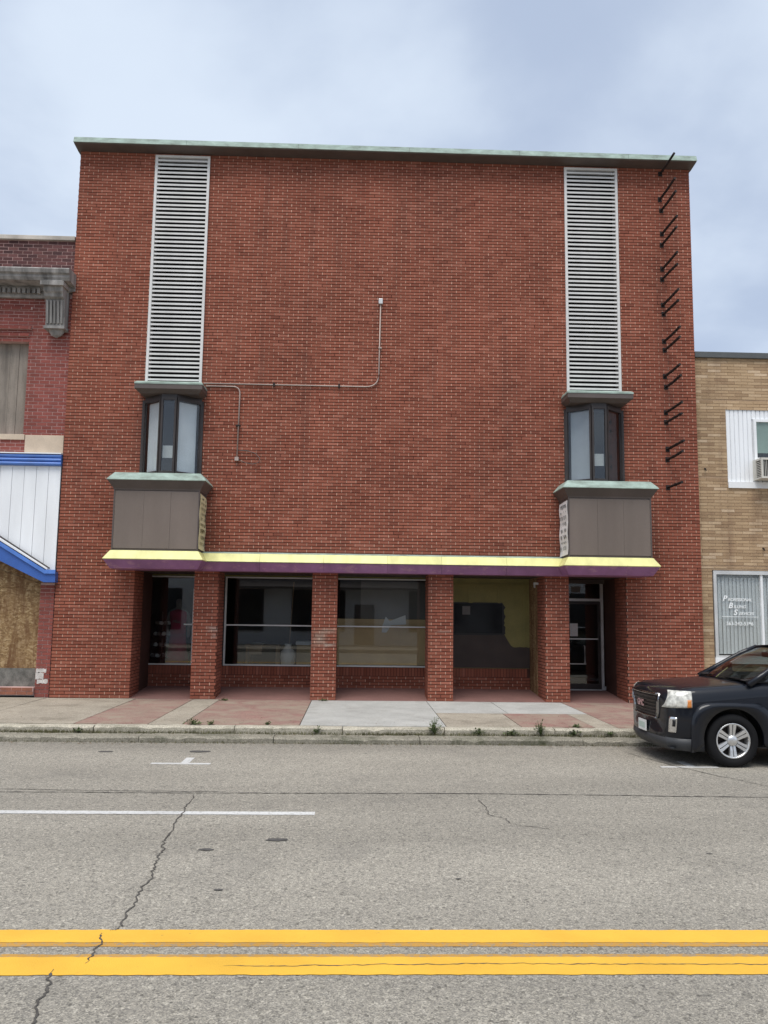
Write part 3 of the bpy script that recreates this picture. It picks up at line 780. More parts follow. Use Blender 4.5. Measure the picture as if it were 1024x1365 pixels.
# bay windows
for bi, cx in enumerate(BAYC):
    zt, zb = 6.34, 4.60
    P = [(-.60, .0), (-.16, -.40), (.16, -.40), (.60, .0)]
    bw = MB().prism([(cx + x, y) for x, y in [(-.60, .25), (-.60, -.001), (-.16, -.40), (.16, -.40), (.60, -.001), (.60, .25)]], 'z', zb - .06, zb).build("bay_window", 'bronze', B)
    # head
    MB().prism([(cx + x, y) for x, y in [(-.60, .25), (-.60, -.001), (-.16, -.40), (.16, -.40), (.60, -.001), (.60, .25)]], 'z', zt - .10, zt + .06).build("head", 'bronze', bw)
    # jambs on the wall
    for s_ in (-1, 1): MB().box(cx + s_ * .60 - .05, cx + s_ * .60 + .05, -.03, .2, zb, zt - .1).build("jamb", 'bronze', bw)
    for k in range(3):
        a, b = Vector((P[k][0] + cx, P[k][1], 0)), Vector((P[k + 1][0] + cx, P[k + 1][1], 0))
        d = (b - a).normalized(); nn = Vector((d.y, -d.x, 0)); w = (b - a).length
        def bar(mb, s0, s1, za, zb_, t0=-.03, t1=.03):
            q = [a + d * s0 + nn * t0, a + d * s1 + nn * t0, a + d * s1 + nn * t1, a + d * s0 + nn * t1]
            mb.prism([(v.x, v.y) for v in q], 'z', za, zb_)
        fw_ = .042
        mb = MB(); bar(mb, .0, fw_, zb, zt - .1); bar(mb, w - fw_, w, zb, zt - .1); bar(mb, fw_, w - fw_, zb, zb + .07); bar(mb, fw_, w - fw_, zt - .17, zt - .1)
        sash = mb.build("sash", 'bronze', bw)
        mb = MB(); bar(mb, fw_, w - fw_, zb + .07, zt - .17, -.006, .002); mb.build("pane", 'glassbay' if k != 1 else 'glass', bw)
        # what hangs behind the glass
        pale = {(0, 0): ('blindpale', 1.0), (0, 2): ('blindpale', 1.0), (1, 0): ('blindgrey', 1.0), (1, 2): ('blinddark', 1.0)}.get((bi, k))
        if pale:
            mb = MB(); bar(mb, fw_ + .03, w - fw_ - .03, zb + .08, zt - .18, -.075, -.068); mb.build("blind", pale[0], bw)
        else:
            mb = MB(); bar(mb, fw_, w - fw_, zb + .36, zb + .62, -.10, -.095)
            if k == 1: mb.build("paper_notice", 'paper', bw)
    MB().box(cx - .56, cx + .56, .24, .26, zb, zt).build("room_back", 'dark', bw)
    # hood
    x0, x1 = cx - .70, cx + .70
    h = MB()
    h.loft([[(x0 + .09, .02, 6.30), (x1 - .09, .02, 6.30), (x1 - .09, -.42, 6.30), (x0 + .09, -.42, 6.30)],
            [(x0, .02, 6.375), (x1, .02, 6.375), (x1, -.55, 6.375), (x0, -.55, 6.375)],
            [(x0, .02, 6.50), (x1, .02, 6.50), (x1, -.55, 6.50), (x0, -.55, 6.50)]])
    hd = h.build("hood", 'brownmetal', bw)
    h = MB(); h.loft([[(x0 - .006, .015, 6.472), (x1 + .006, .015, 6.472), (x1 + .006, -.557, 6.472), (x0 - .006, -.557, 6.472)],
                      [(x0 - .004, .015, 6.505), (x1 + .004, .015, 6.505), (x1 + .004, -.555, 6.505), (x0 - .004, -.555, 6.505)],
                      [(x0 + .03, .015, 6.56), (x1 - .03, .015, 6.56), (x1 - .03, -.50, 6.54), (x0 + .03, -.50, 6.54)]])
    h.build("hood_flashing", 'patina', bw)

# projecting boxes under the bay windows
def prow(mb, x0, x1, yf, prof, yb=0.02):
    """ring of (offset, z) rows around three sides of a box whose front is yf"""
    secs = []
    for off, z in prof:
        secs.append([(x0 - off, yb, z), (x0 - off, yf - off, z), (x1 + off, yf - off, z), (x1 + off, yb, z)])
    mb.loft(secs)
    return mb
for cx in (-4.615, 4.615):
    x0, x1, yf = cx - .855, cx + .855, -.75
    bx = MB().box(x0, x1, yf, .011, 2.96, 4.30).build("balcony_box", 'brownmetal', B)
    cuts = (x0 + .02, x0 + .60, x0 + 1.14, x1 - .02)
    for q, (pa, pb_) in enumerate(zip(cuts, cuts[1:])):
        MB().box(pa + .0015, pb_ - .0015, yf - .012 - .0015 * (q % 2), yf - .001, 3.03, 4.19).build("front_panel", 'boxpanel', bx)
    for xa, xb in ((x0 - .006, x0 + .02), (x1 - .02, x1 + .006)):
        MB().box(xa, xb, yf - .02, yf + .012, 2.99, 4.215).build("edge_trim", 'brownmetal', bx)
    prow(MB(), x0, x1, yf, [(.012, 4.21), (.02, 4.24), (.125, 4.40), (.11, 4.42), (0.0, 4.50)]).build("cap", 'brownmetal', bx)
    cap = prow(MB(), x0, x1, yf, [(.122, 4.397), (.137, 4.405), (.127, 4.425), (.008, 4.565), (-.05, 4.575)]).build("cap_flashing", 'patina', bx)

# canopy: two deeper ends under the boxes and a shallower middle
CAN = [(-4.615 - .855, -4.615 + .855, -.76), (4.615 - .855, 4.615 + .855, -.76)]
cn = MB().box(-3.5, 3.5, -.2, .011, SOF + .03, 2.95).build("canopy", 'brownmetal', B)
for x0, x1, yf in CAN:
    prow(MB(), x0, x1, yf, [(-.01, SOF), (.01, 2.625), (.125, 2.80)], yb=.011).build("lower_fascia", 'purple', cn)
    prow(MB(), x0, x1, yf, [(.125, 2.801), (.135, 2.815), (.02, 2.985), (-.05, 2.995)], yb=.011).build("upper_fascia", 'canary', cn)
xa, xb = CAN[0][1] + .0, CAN[1][0]
segs = [xa + .002 + (xb - xa - .004) * t for t in (0, .16, .335, .51, .66, .84, 1)]
for s0, s1 in zip(segs, segs[1:]):
    MB().prism([(.011, SOF), (-.25, SOF), (-.27, 2.625), (-.385, 2.80), (.011, 2.80)], 'x', s0 + .002, s1 - .002).build("lower_fascia", 'purple', cn)
    MB().prism([(.011, 2.802), (-.385, 2.802), (-.395, 2.815), (-.28, 2.985), (.011, 2.985)], 'x', s0 + .002, s1 - .002).build("upper_fascia", 'canary', cn)
MB().box(xa, xb, -.398, -.39, 2.797, 2.812).build("drip_edge", 'brownmetal', cn)
MB().prism([(.011, 2.987), (-.27, 2.987), (-.26, 3.0), (.011, 3.035)], 'x', xa + .004, xb - .004).build("canopy_flashing", 'patina', cn)

# ------------------------------------------------------------------ shop fronts
def shop_window(x0, x1, z0, z1, bars=(), posts=(), name="shop_window"):
    w = MB().box(x0, x1, SY - .03, SY + .05, z0, z0 + .03).build(name, 'alum', B)
    mb = MB(); mb.box(x0, x1, SY - .028, SY + .05, z1 - .03, z1); mb.box(x0, x0 + .035, SY - .03, SY + .05, z0 + .03, z1 - .03); mb.box(x1 - .035, x1, SY - .03, SY + .05, z0 + .03, z1 - .03)
    mb.build("frame", 'alum', w)
    for (a, b, z) in bars: MB().box(a, b, SY - .025, SY + .04, z, z + .03).build("mullion", 'alum', w)
    for (x, a, b) in posts: MB().box(x, x + .05, SY - .025, SY + .04, a, b).build("mullion", 'alum', w)
    MB().box(x0 + .035, x1 - .035, SY + .005, SY + .013, z0 + .03, z1 - .03).build("pane", 'glass', w)
    return w
shop_window(-5.40, -3.72, .585, 2.58, bars=((-4.44, -4.2, 1.475),), posts=((-4.25, .615, 2.3),))
shop_window(-3.53, -1.22, .585, 2.58, bars=((-3.495, -1.255, 1.475),))
shop_window(-1.18, 1.20, .585, 2.58, bars=((-1.145, 1.165, 1.475),))
MB().box(-5.45, 3.5, SY + .005, SY + .06, 2.581, SOF).build("header", 'yellowpaint', B)
for xa, xb in ((-3.72, -3.53), (-1.22, -1.18), (1.20, 1.50)):
    MB().box(xa, xb, SY + .001, SY + .06, .58, 2.58).build("header", 'bronze', B)
# painted-over bay
pb = MB().box(1.50, 3.43, SY + .01, SY + .06, .581, 2.58).build("painted_board", 'yellowpaint', B)
mb = MB()
for xa, xb, za, zb_ in ((1.50, 3.43, 2.45, 2.5), (2.02, 2.12, 2.06, 2.45), (1.502, 1.56, 1.3, 2.44), (3.30, 3.36, 1.10, 2.44), (2.70, 2.76, 2.06, 2.44)):
    mb = MB().box(xa, xb, SY - .008, SY + .012, za, zb_); mb.build("trim", 'yellowpaint', pb)
# dull brown roller paint with a ragged upper edge
pts = [(1.50, .59), (3.428, .59), (3.428, 1.06)]
x = 3.40
def edge(x): return 1.06 if x > 3.02 else (1.06 + (3.02 - x) * 1.6 if x > 2.90 else 1.34 if x > 1.7 else 1.37)
while x > 1.52:
    pts.append((x, edge(x) + random.uniform(-.008, .008))); x -= .05
pts.append((1.50, 1.37))
pts = pts[:3] + [p_ for p_ in pts[3:]]
MB().prism(pts, 'y', SY + .004, SY + .012).build("brown_paint_patch", 'brownpaint', pb)
pts = [(1.66, 1.33), (2.80, 1.33)]; z = 1.36
while z < 2.05: pts.append((2.86 + random.uniform(-.025, .02), z)); z += .05
pts += [(2.80, 2.07), (1.68, 2.07)]
MB().prism(pts, 'y', SY - .001, SY + .0035).build("black_paint_border", 'black', pb)
MB().box(1.70, 2.80, SY - .012, SY - .0015, 1.37, 2.04).build("hatch_pane", 'oppdark', pb)
MB().box(1.88, 2.06, SY - .015, SY - .0125, 1.79, 1.98).build("paper_notice", 'greyboard', pb)

# entrance
dz = .15
ent = MB().box(3.50, 5.42, SY - .02, SY + .05, 2.53, SOF).build("door_frame", 'brownmetal', B)
for xa, xb in ((3.50, 3.56), (4.08, 4.14), (5.07, 5.13), (5.37, 5.42)): MB().box(xa, xb, SY - .04, SY + .05, .12, 2.53).build("post", 'alum' if xa in (5.07, 4.08) else 'bronze', ent)
MB().box(4.14, 5.07, SY - .03, SY + .05, 2.13, 2.19).build("transom_bar", 'alum', ent)
MB().box(5.13, 5.37, SY - .02, SY + .05, .12, .20).build("sidelight_sill", 'alum', ent)
for xa, xb, za, zb_ in ((4.14, 5.07, 2.19, 2.53), (5.13, 5.37, .20, 2.53), (3.56, 4.08, .14, 2.53)): MB().box(xa, xb, SY + .0, SY + .008, za, zb_).build("pane", 'glass', ent)
MB().box(4.40, 4.62, SY - .004, SY - .001, 2.33, 2.47).build("paper_notice", 'greyboard', ent)
dr = MB(); dr.box(4.15, 4.21, SY - .03, SY + .02, .14, 2.12); dr.box(5.0, 5.06, SY - .03, SY + .02, .14, 2.12); dr.box(4.21, 5.0, SY - .03, SY + .02, 2.06, 2.12); dr.box(4.21, 5.0, SY - .03, SY + .02, .14, .26)
dr = dr.build("door", 'bronze', B)
MB().box(4.21, 5.0, SY - .004, SY + .004, .26, 2.06).build("pane", 'glass', dr)
MB().box(4.21, 5.0, SY - .05, SY - .02, 1.255, 1.285).build("push_bar", 'alum', dr)
MB().box(4.14, 5.07, SY - .035, SY + .05, .10, .135).build("threshold", 'alum', dr)
MB().tube([(4.93 - .25, SY - .02, .72), (4.93 - .25, SY - .07, .73), (4.93 - .25, SY - .07, 1.1), (4.93 - .25, SY - .02, 1.12)], .012).build("handle", 'alum', dr)
MB().box(4.30, 4.72, SY - .03, SY - .012, .695, .715).build("kick_rail", 'alum', dr)
MB().box(4.36, 4.54, SY - .012, SY - .006, 1.33, 1.62).build("paper_notice", 'paper', dr)
MB().box(5.02, 5.055, SY - .035, SY - .0305, 1.22, 1.34).build("lock", 'black', dr)

# rooms behind the glass
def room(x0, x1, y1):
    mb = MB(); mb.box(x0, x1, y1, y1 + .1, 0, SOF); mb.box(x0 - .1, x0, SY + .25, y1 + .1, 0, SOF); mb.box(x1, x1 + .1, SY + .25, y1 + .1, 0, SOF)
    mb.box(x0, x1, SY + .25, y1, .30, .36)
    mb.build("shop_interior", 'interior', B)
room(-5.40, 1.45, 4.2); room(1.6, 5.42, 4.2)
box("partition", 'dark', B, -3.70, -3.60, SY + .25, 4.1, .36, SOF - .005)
# paper taped inside the third window
pp = MB().box(-1.1, 1.15, SY + .10, SY + .105, .62, 1.66).build("window_paper", 'cardboard', B)
MB().box(-1.1, .70, SY + .09, SY + .098, .62, .98).build("window_paper", 'cardboard', B)
MB().box(-.45, 1.16, SY + .12, SY + .125, 1.665, 2.52).build("window_paper", 'greyboard', B)
MB().add([(.05, SY + .085, 1.50), (.13, SY + .085, 1.72), (.22, SY + .085, 1.62), (.58, SY + .085, 1.76), (.60, SY + .085, 1.55), (.25, SY + .085, 1.52), (.15, SY + .085, 1.36), (.04, SY + .085, 1.36)],
         [(0, 1, 2, 5), (2, 3, 4, 5), (0, 5, 6, 7)]).build("torn_paper", 'paper', B)

# things in the windows
def skin_body(name, verts, edges, radii, mat, parent, org):
    me = bpy.data.meshes.new(name); me.from_pydata([tuple(Vector(v) - Vector(org)) for v in verts], edges, [])
    o = bpy.data.objects.new(name, me); COL.objects.link(o)
    md = o.modifiers.new("skin", 'SKIN'); o.modifiers.new("sub", 'SUBSURF').render_levels = 2
    o.modifiers["sub"].levels = 2
    for i, r in enumerate(radii):
        sv = me.skin_vertices[0].data[i]; sv.radius = (r, r) if isinstance(r, float) else r
    me.skin_vertices[0].data[0].use_root = True
    bpy.context.view_layer.update()
    dg = bpy.context.evaluated_depsgraph_get()
    m2 = bpy.data.meshes.new_from_object(o.evaluated_get(dg))
    bpy.data.objects.remove(o)
    m2.name = name; m2.materials.clear(); m2.materials.append(MAT[mat])
    for p in m2.polygons: p.use_smooth = True
    o = bpy.data.objects.new(name, m2); COL.objects.link(o); o.parent = parent
    return o
mx, my, mz = -4.72, SY + .75, .36
mq = empty("mannequin", (mx, my, mz), "shop mannequin in a dark red top and long red skirt behind the glass", "mannequin")
V = [(0, 0, .92), (0, 0, 1.12), (0, 0, 1.34), (0, 0, 1.46), (0, -.01, 1.53), (0, -.015, 1.62), (0, -.01, 1.72),
     (-.19, 0, 1.40), (-.25, .02, 1.14), (-.23, -.06, .92), (-.22, -.08, .80), (.19, 0, 1.40), (.26, .02, 1.14), (.25, -.05, .92), (.24, -.08, .80),
     (-.09, 0, .86), (-.10, 0, .48), (-.10, .01, .08), (-.10, -.12, .03), (.09, 0, .86), (.10, 0, .48), (.10, .01, .08), (.10, -.12, .03)]
Ed = [(0, 1), (1, 2), (2, 3), (3, 4), (4, 5), (5, 6), (3, 7), (7, 8), (8, 9), (9, 10), (3, 11), (11, 12), (12, 13), (13, 14), (0, 15), (15, 16), (16, 17), (17, 18), (0, 19), (19, 20), (20, 21), (21, 22)]
Rr = [(.15, .11), (.13, .10), (.16, .11), (.08, .07), .05, .085, .06, .06, .048, .038, .03, .06, .048, .038, .03, .08, .055, .04, .03, .08, .055, .04, .03]
skin_body("body", [(mx + a, my + b, mz + c_) for a, b, c_ in V], Ed, Rr, 'skin', mq, (mx, my, mz))
MB().lathe([(.17, .82), (.175, .95), (.165, 1.1), (.2, 1.3), (.20, 1.40), (.1, 1.47)], (mx, my, mz), 20, 1.05, .75).build("top", 'redcloth', mq, True)
MB().lathe([(.28, .12), (.24, .4), (.2, .7), (.185, .9)], (mx, my, mz), 20, 1.0, .85).build("skirt", 'redcloth', mq, True)
text_mesh("lettering", "Miss", .10, 'greyboard', mq, (mx - .11, my - .165, mz + 1.15), .3)
ds = empty("display_stand", (-5.08, SY + .75, .36), "tiered dark display stand stacked with pale goods behind the glass", "display stand")
MB().tube([(-5.08, SY + .75, .36), (-5.08, SY + .75, 1.75)], .02).build("pole", 'bronze', ds)
for k in range(5):
    z = .45 + k * .25; r = .30 - k * .025
    MB().lathe([(r, 0), (r, .015)], (-5.08, SY + .75, z), 24).build("tier", 'bronze', ds)
    for j in range(9):
        a = 2 * math.pi * j / 9 + k; qx, qy = -5.08 + (r - .06) * math.cos(a), SY + .75 + (r - .06) * math.sin(a)
        MB().lathe([(.02, 0), (.045, .02), (.04, .06), (.015, .085)], (qx, qy, z + .015), 8, 1.2, .8).build("goods", 'paper' if j % 2 else 'skin', ds, True)
vs_ = empty("floor_vase", (-2.12, SY + .55, .36), "white ceramic vase with a long thin stick behind the shop window", "vase")
MB().lathe([(.07, 0), (.10, .03), (.15, .2), (.175, .4), (.16, .52), (.10, .6), (.075, .66), (.09, .70)], (-2.12, SY + .55, .36), 24).build("body", 'ceramic', vs_, True)
MB().tube([(-2.12, SY + .55, .5), (-2.08, SY + .55, 1.3), (-2.02, SY + .56, 2.5)], .011).build("stick", 'wood', vs_)
dk = empty("desk", (-2.75, SY + 1.0, .36), "low desk with a tray standing inside the vase window", "desk")
MB().box(-3.15, -2.35, SY + .7, SY + 1.3, .98, 1.02).build("top", 'wood', dk)
for xa in (-3.12, -2.42):
    for ya in (SY + .73, SY + 1.23): MB().box(xa, xa + .05, ya, ya + .05, .36, .98).build("leg", 'wood', dk)
MB().box(-3.05, -2.75, SY + .72, SY + .76, .80, .975).build("drawer", 'wood', dk)
tr_ = MB(); tr_.lathe([(.10, 0), (.16, .03), (.17, .035)], (-2.85, SY + .95, 1.021), 20)
tag(tr_.build("tray", 'ceramic', loc=(-2.85, SY + .95, 1.021)), "pale round tray on the low desk in the vase window", "tray")
cb = empty("storage_box", (-1.75, SY + .9, .36), "pale cardboard storage box with lid beside the vase", "box")
MB().box(-1.95, -1.40, SY + .95, SY + 1.4, .36, 1.02).build("case", 'cardboard', cb); MB().box(-1.97, -1.38, SY + .93, SY + 1.42, 1.021, 1.10).build("lid", 'blindpale', cb)
sc_ = empty("security_camera", (3.425, PD - .1, 2.5), "small pale security camera on the pier beside the yellow board", "camera")
MB().box(3.33, 3.432, PD - .12, PD - .06, 2.46, 2.51).build("body", 'alum', sc_); MB().tube([(3.35, PD - .09, 2.46), (3.35, PD - .12, 2.40)], .02).build("lens", 'alum', sc_)
# ------------------------------------------------------------------ things on the main facade
rods = [11.72, 11.11, 10.85, 10.30, 10.04, 9.48, 9.24, 8.65, 8.44, 7.82, 7.62, 7.03, 6.79, 6.22, 6.00, 5.41, 5.18, 4.57]
for i, z in enumerate(rods):
    xr = 6.13 + random.uniform(-.015, .015); ln = random.uniform(.84, .93) if z > 4.6 else .8
    e = random.uniform(-.004, .004)
    r_ = MB(); r_.tube([(xr, .02, z), (xr + e, -ln * .5, z + e), (xr + e * 2, -ln, z + random.uniform(-.01, .03))], .029, 6)
    o = r_.build("sign_rod", 'steel', loc=(xr, 0, z))
    lb = "single black steel rod jutting out just under the copper cornice, topmost of its column" if i == 0 else ("single black steel rod at the foot of the rod column, above the balcony box" if i == 17 else "%s black steel rod of the %s pair below the copper cornice" % ("upper" if i % 2 else "lower", ("first", "second", "third", "fourth", "fifth", "sixth", "seventh", "eighth")[(i - 1) // 2]))
    tag(o, lb, "steel rod", "old sign rods in a column on the brick wall")
    MB().box(xr - .045, xr + .045, -.009, -.002, z - .055, z + .055).build("base_plate", 'steel', o)

def bend(pts, r, n=6):
    """polyline with rounded corners"""
    pts = [Vector(p) for p in pts]; outp = [pts[0]]
    for a, b, c_ in zip(pts, pts[1:], pts[2:]):
        d1 = (a - b).normalized(); d2 = (c_ - b).normalized()
        p, q = b + d1 * r, b + d2 * r
        for i in range(n + 1):
            t = i / n; outp.append((1 - t) ** 2 * p + 2 * t * (1 - t) * b + t * t * q)
    outp.append(pts[-1]); return outp
cd = empty("electrical_conduit", (-2.0, 0, 6.64), "pale conduit pipe running across the brick wall and turning upward", "conduit")
MB().tube(bend([(-3.90, -.03, 6.645), (-.15, -.03, 6.645), (-.13, -.03, 8.50)], .28), .0145, 8).build("pipe", 'pipe', cd, True)
MB().box(-.175, -.085, -.07, -.004, 8.50, 8.62).build("junction_box", 'alum', cd, bevel=.008)
for x in (-2.4, -1.0): MB().box(x - .02, x + .02, -.056, -.003, 6.61, 6.68).build("clip", 'steel', cd)
for z in (7.5, ): MB().box(-.165, -.095, -.056, -.003, z, z + .03).build("clip", 'pipe', cd)
cd2 = empty("electrical_conduit", (-3.15, 0, 5.8), "short pale conduit dropping beside the bay window with a loose cable loop", "conduit")
MB().tube(bend([(-3.84, -.035, 6.585), (-3.12, -.035, 6.585), (-3.14, -.035, 5.02)], .16), .0145, 8).build("pipe", 'pipe', cd2, True)
MB().box(-3.18, -3.10, -.08, -.003, 4.97, 5.05).build("end_fitting", 'pipe', cd2)
MB().box(-3.185, -3.09, -.058, -.003, 5.72, 5.75).build("clip", 'steel', cd2)
MB().tube([(-3.13, -.05, 5.0), (-2.95, -.06, 4.93), (-2.80, -.06, 4.90), (-2.68, -.05, 4.94), (-2.65, -.04, 5.03), (-2.75, -.04, 5.14), (-2.92, -.03, 5.19), (-3.13, -.03, 5.20)], .009, 6).build("cable", 'brownmetal', cd2, True)

def banner(x, sgn, mat, ink, label, seed):
    rnd = random.Random(seed)
    y0, y1 = -.74, -.08                       # hangs on the flank of the box
    zt, zb_ = 4.16, 3.04
    n = 10; A = []
    rows = [[(x + sgn * (.018 + .012 * math.sin(i * 1.3) * (1 if q else .6)), (y0, y1)[q], zt + (zb_ - zt) * i / n - (.02 if q else 0)) for q in (0, 1)] for i in range(n + 1)]
    vs = [p for r in rows for p in r] + [(p[0] - sgn * .004, p[1], p[2]) for r in rows for p in r]
    k = 2 * (n + 1)
    fs = [(2 * i, 2 * i + 1, 2 * i + 3, 2 * i + 2) for i in range(n)] + [(k + 2 * i, k + 2 * i + 2, k + 2 * i + 3, k + 2 * i + 1) for i in range(n)] + \
         [(2 * i, 2 * i + 2, k + 2 * i + 2, k + 2 * i) for i in range(n)] + [(2 * i + 1, k + 2 * i + 1, k + 2 * i + 3, 2 * i + 3) for i in range(n)]
    o = MB().add(vs, fs).build("banner", mat, loc=(x, -.46, zb_))
    tag(o, label, "banner", "banners on the flanks of the two boxes")
    mk = MB()
    z = zt - .07
    while z > zb_ + .08:
        y = y0 + .06; h = rnd.choice((.05, .07, .09))
        while y < y1 - .09:
            w = rnd.uniform(.03, .08); sl = rnd.uniform(-.01, .03)
            if rnd.random() < .85:
                xm = x + sgn * .034
                mk.add([(xm, y, z - h), (xm, y + w * .5, z - h + sl), (xm, y + w, z - .01), (xm, y + w * .4, z)], [(0, 1, 2, 3)])
            y += w + .02
        z -= h + .045
    mk.build("print", ink, o)
    return o
banner(-4.615 + .855, 1, 'banneryellow', 'inkolive', "faded yellow banner with olive print hanging on the box flank", 3)
banner(4.615 - .855, -1, 'bannerwhite', 'ink', "white banner with dark print hanging on the box flank", 5)

# ------------------------------------------------------------------ left neighbour
Lb = empty("brick_shop", (-10.0, .1, 0), "old rose brick shop with blue trim, white siding and boarded openings", "building")
FY = .10
XL, XR = -14.0, -6.83
whole = [(-9.4, -7.70, 5.48, 7.52)]
mb = MB(); holed_slab(mb, XL, XR, FY + .006, FY + .35, 5.05, 9.80, whole); mb.build("wall", 'oldmortar', Lb)
mb = MB(); mb.box(XL, XR, FY + .36, FY + .7, 0, 9.75); mb.build("wall_core", 'darkbrick', Lb)
LBk = Bricks()
kw = dict(L=.212, H=.0765, gv=.013, gh=.014, heads=False)
LBk.field((XL, FY, 0), (1, 0, 0), (0, -1, 0), XR - XL, 5.06, 8.50, [(h[0] - XL, h[1] - XL, h[2], h[3]) for h in whole] + [(-7.65 - XL, 9, 5.08, 5.475)], **kw)
# reveal of the window
LBk.field((-7.70, FY + .01, 0), (0, 1, 0), (1, 0, 0), .001, 5.5, 7.5, **kw)
# ground floor pier
MB().box(-7.12, XR, .062, .4, -.02, 2.34).build("pier", 'oldmortar', Lb)
LBk.field((-7.12, .05, 0), (1, 0, 0), (0, -1, 0), .29, .0, 2.34, **kw)
# corbelled courses over the window
for z, y, x1 in ((7.62, FY - .045, -7.69), (7.77, FY - .075, -7.645), (8.22, FY - .03, -7.66)):
    MB().box(-9.6, x1 - .004, y + .006, FY + .03, z + .004, z + .062).build("corbel_course", 'oldmortar', Lb)
    LBk.field((-9.6, y, 0), (1, 0, 0), (0, -1, 0), x1 + 9.6, z, z + .067, **kw)
LBk.emit(Lb, 'oldbrick', 'oldmortar', depth=.010, L=.212, gv=.013, jit=.001)
DBk = Bricks()
DBk.field((XL, FY, 0), (1, 0, 0), (0, -1, 0), XR - XL, 8.95, 9.79, **kw)
DBk.emit(Lb, 'darkbrick', 'oldmortar', depth=.010, L=.212, gv=.013, single=60, jit=.0012, rowname="parapet_brick_field")
# whitewashed foot of the pier
for (xa, xb, za, zb_) in ((-7.115, -6.95, .37, .50), (-7.11, -6.90, .50, .58), (-7.08, -6.86, .28, .36)):
    n = 9; pts = [(xa + (xb - xa) * i / n, za + random.uniform(-.012, .012)) for i in range(n + 1)] + [(xb - (xb - xa) * i / n, zb_ + random.uniform(-.012, .012)) for i in range(n + 1)]
    MB().prism(pts, 'y', .0465, .0492).build("whitewash_patch", 'oldwhite', Lb)
MB().box(XL, XR - .0, FY - .06, FY + .4, 9.80, 9.90).build("coping", 'stone', Lb, bevel=.01)
# timber cornice with dentils and a scrolled bracket
cx0 = XL
MB().prism([(FY, 8.62), (-.02, 8.62), (-.02, 8.70), (-.36, 8.72), (-.40, 8.78), (-.40, 8.83), (-.45, 8.86), (-.47, 8.94), (-.44, 8.97), (FY, 9.0)], 'x', cx0, -6.74).build("cornice", 'greypaint', Lb)
MB().prism([(FY, 8.47), (.03, 8.47), (.01, 8.50), (.01, 8.619), (FY, 8.619)], 'x', cx0, -6.9).build("frieze_board", 'greypaint', Lb)
x = -7.50
dm = None
while x > -10.5:
    if dm is None:
        d0 = MB().box(-.033, .033, -.075, -.012, 8.545, 8.655).build("dentil", 'greypaint', Lb); dm = d0.data
        for v in dm.vertices: v.co.x -= -10.0 * -1 * 0
    else:
        d0 = bpy.data.objects.new("dentil", dm); COL.objects.link(d0); d0.parent = Lb
    d0.location = (x, 0, 0)
    x -= .105
for v in dm.vertices: v.co.x -= 10.0; v.co.x += 0.0
for ob in [q for q in Lb.children if q.name.startswith("dentil")]: ob.location.x += 10.0
for bx_ in (-7.09,):
    bk = MB().prism([(FY, 8.72), (-.40, 8.72), (-.40, 8.62), (-.36, 8.60), (-.34, 8.50), (-.30, 8.46), (-.28, 8.40), (-.20, 8.36), (-.14, 8.0), (-.13, 7.80), (FY, 7.78)], 'x', bx_ - .20, bx_ + .20).build("bracket", 'greypaint', Lb)
    for k in range(5):
        xa = bx_ - .17 + k * .075
        MB().prism([(-.205, 8.34), (-.235, 8.33), (-.165, 7.85), (-.135, 7.85)], 'x', xa, xa + .04).build("flute", 'greypaint', bk)
    MB().box(bx_ - .25, bx_ + .24, -.43, FY, 8.60, 8.69).build("bracket_cap", 'greypaint', bk)
    MB().box(bx_ - .22, bx_ + .22, -.17, FY, 7.74, 7.80).build("bracket_base", 'greypaint', bk)
    MB().lathe([(.02, 0), (.10, .04), (.15, .10), (.17, .16)], (bx_, -.0, 7.585), 14, 1, .6).build("drop", 'greypaint', bk)
# boarded window
bw2 = MB().box(-9.4, -7.70, FY + .22, FY + .25, 5.48, 7.52).build("boarded_window", 'greywood', Lb)
for i, (xa, xb) in enumerate(((-9.39, -8.98), (-8.975, -8.53), (-8.525, -8.15), (-8.145, -7.96), (-7.955, -7.705))):
    MB().box(xa, xb, FY + .185 - .006 * (i % 2), FY + .219, 5.485, 7.515).build("board", 'greywood', bw2)
MB().box(-9.5, -7.66, FY - .03, FY + .3, 5.36, 5.478).build("sill", 'cream', bw2, bevel=.006)
MB().box(-7.648, -6.835, FY - .02, FY + .02, 5.085, 5.468).build("stone_block", 'cream', Lb, bevel=.006)
# blue ridged band
bb = MB().box(XL, -6.815, -.04, FY + .3, 4.79, 5.055).build("blue_band", 'bluelight', Lb)
for z in (4.795, 4.875, 4.955): MB().prism([(-.041, z), (-.075, z + .012), (-.085, z + .04), (-.075, z + .065), (-.041, z + .075)], 'x', XL, -6.81).build("ridge", 'bluelight', bb)
MB().prism([(-.041, 5.035), (-.10, 5.038), (-.10, 5.06), (FY, 5.075), (FY, 5.056)], 'x', XL, -6.806).build("white_flashing", 'white', bb)
# vertical white boards
x = XR + .005
while x > -13.9:
    w = .252
    MB().prism([(x - w + .004, 4.789), (x - .004, 4.789), (x - .004, max(2.40, min(4.7, 2.44 + .52 * (-6.97 - x)))), (x - w + .004, max(2.40, min(4.7, 2.44 + .52 * (-6.97 - x + w))))], 'y', random.uniform(0, .004), .05).build("siding_board", 'whitesiding', Lb)
    x -= w
MB().prism([(XR, 4.789), (XR, 2.42), (-7.0, 2.42), (-10.6, 4.25), (-10.6, 4.789)], 'y', .051, .10).build("siding_backing", 'oldmortar', Lb)
